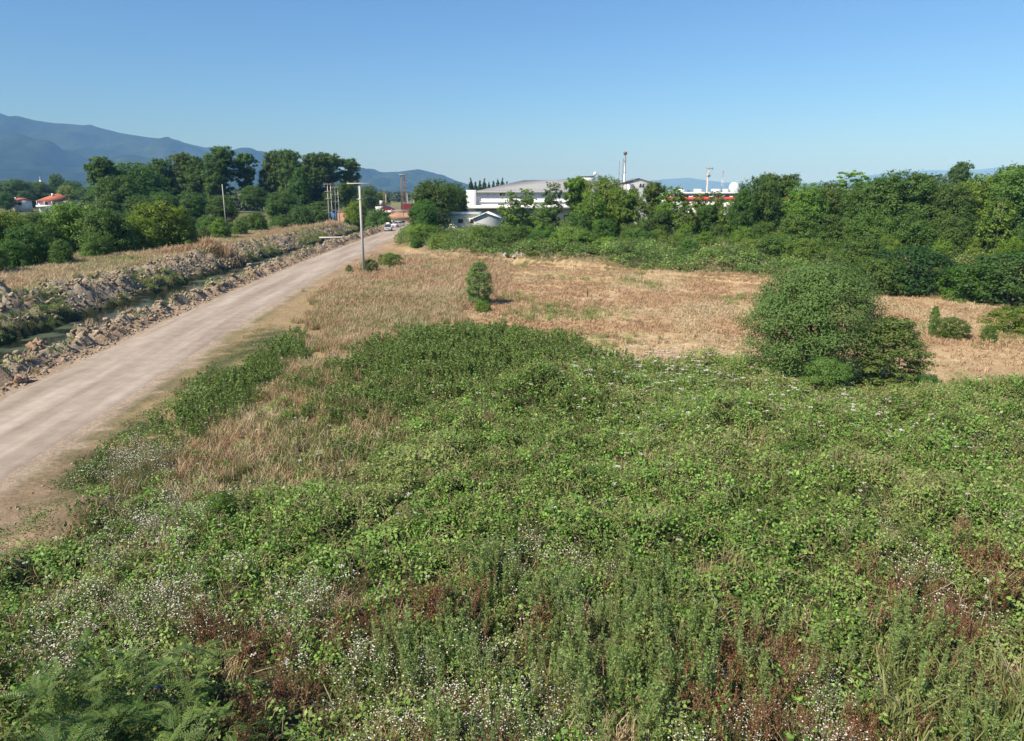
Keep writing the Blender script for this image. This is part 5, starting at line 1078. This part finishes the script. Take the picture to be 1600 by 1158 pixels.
# houses on the left
def house(px0, px1, D, yap, yev, ybase, label, apx, name='red_roofed_house'):
    x0, x1 = XY(px0, D, 3), XY(px1, D, 3); W_ = x1 - x0; hw = W_ / 2; ze = ZY(yev, D); zr = ZY(yap, D + 4); ax = XY(apx, D, 3) - (x0 + x1) / 2
    t = thing(name, label, 'house', ((x0 + x1) / 2, D, 0)); part('wall', MB().box((0, 4.5, ze / 2), (W_ - 1.2, 8, ze)), 'white', t)
    b = MB(); b.add([(-hw, -.8, ze), (hw, -.8, ze), (hw, 9.8, ze), (-hw, 9.8, ze), (ax - 1, 4.5, zr), (ax + 1, 4.5, zr)], [[0, 1, 5, 4], [1, 2, 5], [2, 3, 4, 5], [3, 0, 4], [3, 2, 1, 0]]); rf = part('roof', b, 'tile', t)
    ob('chimney', MB().box((ax - 1.4, 3, zr - .5), (.7, .7, 1.4)).mesh('chimney', [M['white']]), rf)
    part('balcony', MB().box((-hw * .35, -.2, ze - 2.3), (W_ * .6, 1.6, .9)), 'white', t)
    for k in range(3): part('column', MB().box((-hw + .8 + k * W_ * .28, -.6, ze - 1), (.25, .25, 2)), 'white', t)
    window(t, hw * .28, .45, ze - 1.5, 2.2, 1.4); window(t, -hw * .3, .45, ze - 1.2, 1.6, 1.2); window(t, hw * .7, .45, ze - 1.5, 1.2, 1.1); return t
house(57, 99, 330, 303, 314, 322, 'white house with a terracotta hipped roof and balcony among the left trees', 83)
house(17, 34, 345, 309, 313.5, 318, 'low red roof of a house at the left edge of the view', 24, 'small_house')
house(98, 112, 350, 309, 313, 318, 'small red roof peeking out right of the white house', 104, 'small_house')
t = thing('minaret', 'tiny white minaret far off above the left trees', 'minaret', (XY(64.5, 900, 15), 900, 0)); part('shaft', MB().tube([[0, 0, 0], [0, 0, ZY(281, 900)]], .9, 8), 'white', t); part('spire', MB().tube([[0, 0, ZY(281, 900)], [0, 0, ZY(275, 900)]], [.8, .05], 8), 'palepanel', t)
# rubble
sx, sy = [], []
for px, py, n_, r in ((785, 408, 60, 1.6), (812, 410, 40, 1.6), (668, 397, 30, 1.0), (655, 397, 16, .7), (690, 400, 14, 1.5), (1405, 447, 16, .4), (1353, 425, 40, .9), (1375, 440, 50, 1.0), (1590, 505, 30, .5), (1220, 425, 20, 1.0)):
    gx, gy = G(px, py, .2); sx.append(RG.normal(gx, r * 1.5, n_)); sy.append(RG.normal(gy, r * .6, n_))
sx = np.concatenate(sx); sy = np.concatenate(sy)
STN = [v_clod(700 + i, .3, 'stone') for i in range(5)]
scatter('rubble', sx, sy, height(sx, sy) + .05, STN, RG.uniform(.25, .85, len(sx)), 'pale rubble heaps lying along the far edge of the dry field', None, .6, 'rubble')
# big clods worth telling apart
for px, py, s_, lab in ((62, 552, 2.2, 'largest rounded beige earth lump on the near ditch bank'), (12, 880, 1.3, 'dark upturned clod at the left edge of the view'), (30, 590, 1.4, 'broken earth lump left of the largest rounded one')):
    gx, gy = G(px, py, .3); o = ob('earth_lump', v_clod(int(px) + 800, .3, 'earth', 3), label=lab, cat='earth lump', loc=(gx, gy, gz(gx, gy) + .05)); o.scale = (s_, s_, s_); o.rotation_euler = (0, 0, px)
# tall dry reeds near kiosk
n = 900; x = XY(520, 182, 1) + RG.normal(0, 5.5, n); y = 182 + RG.normal(0, 5, n); k = (x - cl(y)) < -18; x, y = x[k], y[k]
scatter('reed_clump', x, y, height(x, y), GR_DF, RG.uniform(1.6, 3.2, len(x)), 'brown dry reed bank below the blue kiosk', .9 * RG.random(len(x)), .25)
n = 500; x = XY(292, 100, 1) + RG.normal(0, 2.2, n); y = 103 + RG.normal(0, 1.2, n)
scatter('brown_reeds', x, y, height(x, y), GR_DF, RG.uniform(2.0, 3.6, len(x)), 'stand of brown reeds on the edge of the ditch bank', .6 + .4 * RG.random(len(x)), .2)
# bare twigs in the foreground
def twig(pts, label, r=.011):
    P0 = np.array([[*G(px, py, z), z] for px, py, z in pts]); b = MB(); b.tube(P0, np.linspace(r, r * .3, len(P0)), 5)
    for i in range(1, len(P0)): b.tube([P0[i], P0[i] + np.array([RG.normal(0, .12), RG.normal(0, .12), .18])], [r * .5, r * .2], 4)
    me = b.mesh('bare_twig', [M['palebark']]); ob('bare_twig', me, label=label, cat='twig')
twig([(1598, 1098, .4), (1578, 1050, .9), (1560, 1012, 1.3), (1548, 975, 1.7)], 'bent pale bare twig near the right edge of the foreground')
twig([(1440, 935, .8), (1480, 915, 1.3), (1510, 898, 1.6)], 'slanting dry stalk over the brown weeds on the right')
twig([(1160, 960, .5), (1125, 950, 1.2), (1110, 922, 1.6)], 'bare forked twig sticking up in the centre right weeds')
twig([(1035, 965, .5), (1038, 938, 1.0), (1030, 920, 1.5)], 'grey bare twig beside a white flower in the lower middle')

# ------------------------------------------------------------------ haze
hm = bpy.data.materials.new('haze'); hm.use_nodes = True; t_ = hm.node_tree; t_.nodes.clear(); o_ = t_.nodes.new('ShaderNodeOutputMaterial'); pv = t_.nodes.new('ShaderNodeVolumePrincipled')
pv.inputs['Color'].default_value = (.22, .49, 1, 1); pv.inputs['Density'].default_value = HAZE; pv.inputs['Absorption Color'].default_value = (.6, .6, .6, 1); pv.inputs['Anisotropy'].default_value = -.25
t_.links.new(pv.outputs[0], o_.inputs['Volume'])
hb = MB().box((0, 0, (HTOP - 6) / 2), (60000, 60000, HTOP + 6)); hz_ = ob('haze', hb.mesh('haze', [hm]), kind='stuff', label='thin blue air haze over the whole plain', cat='haze')
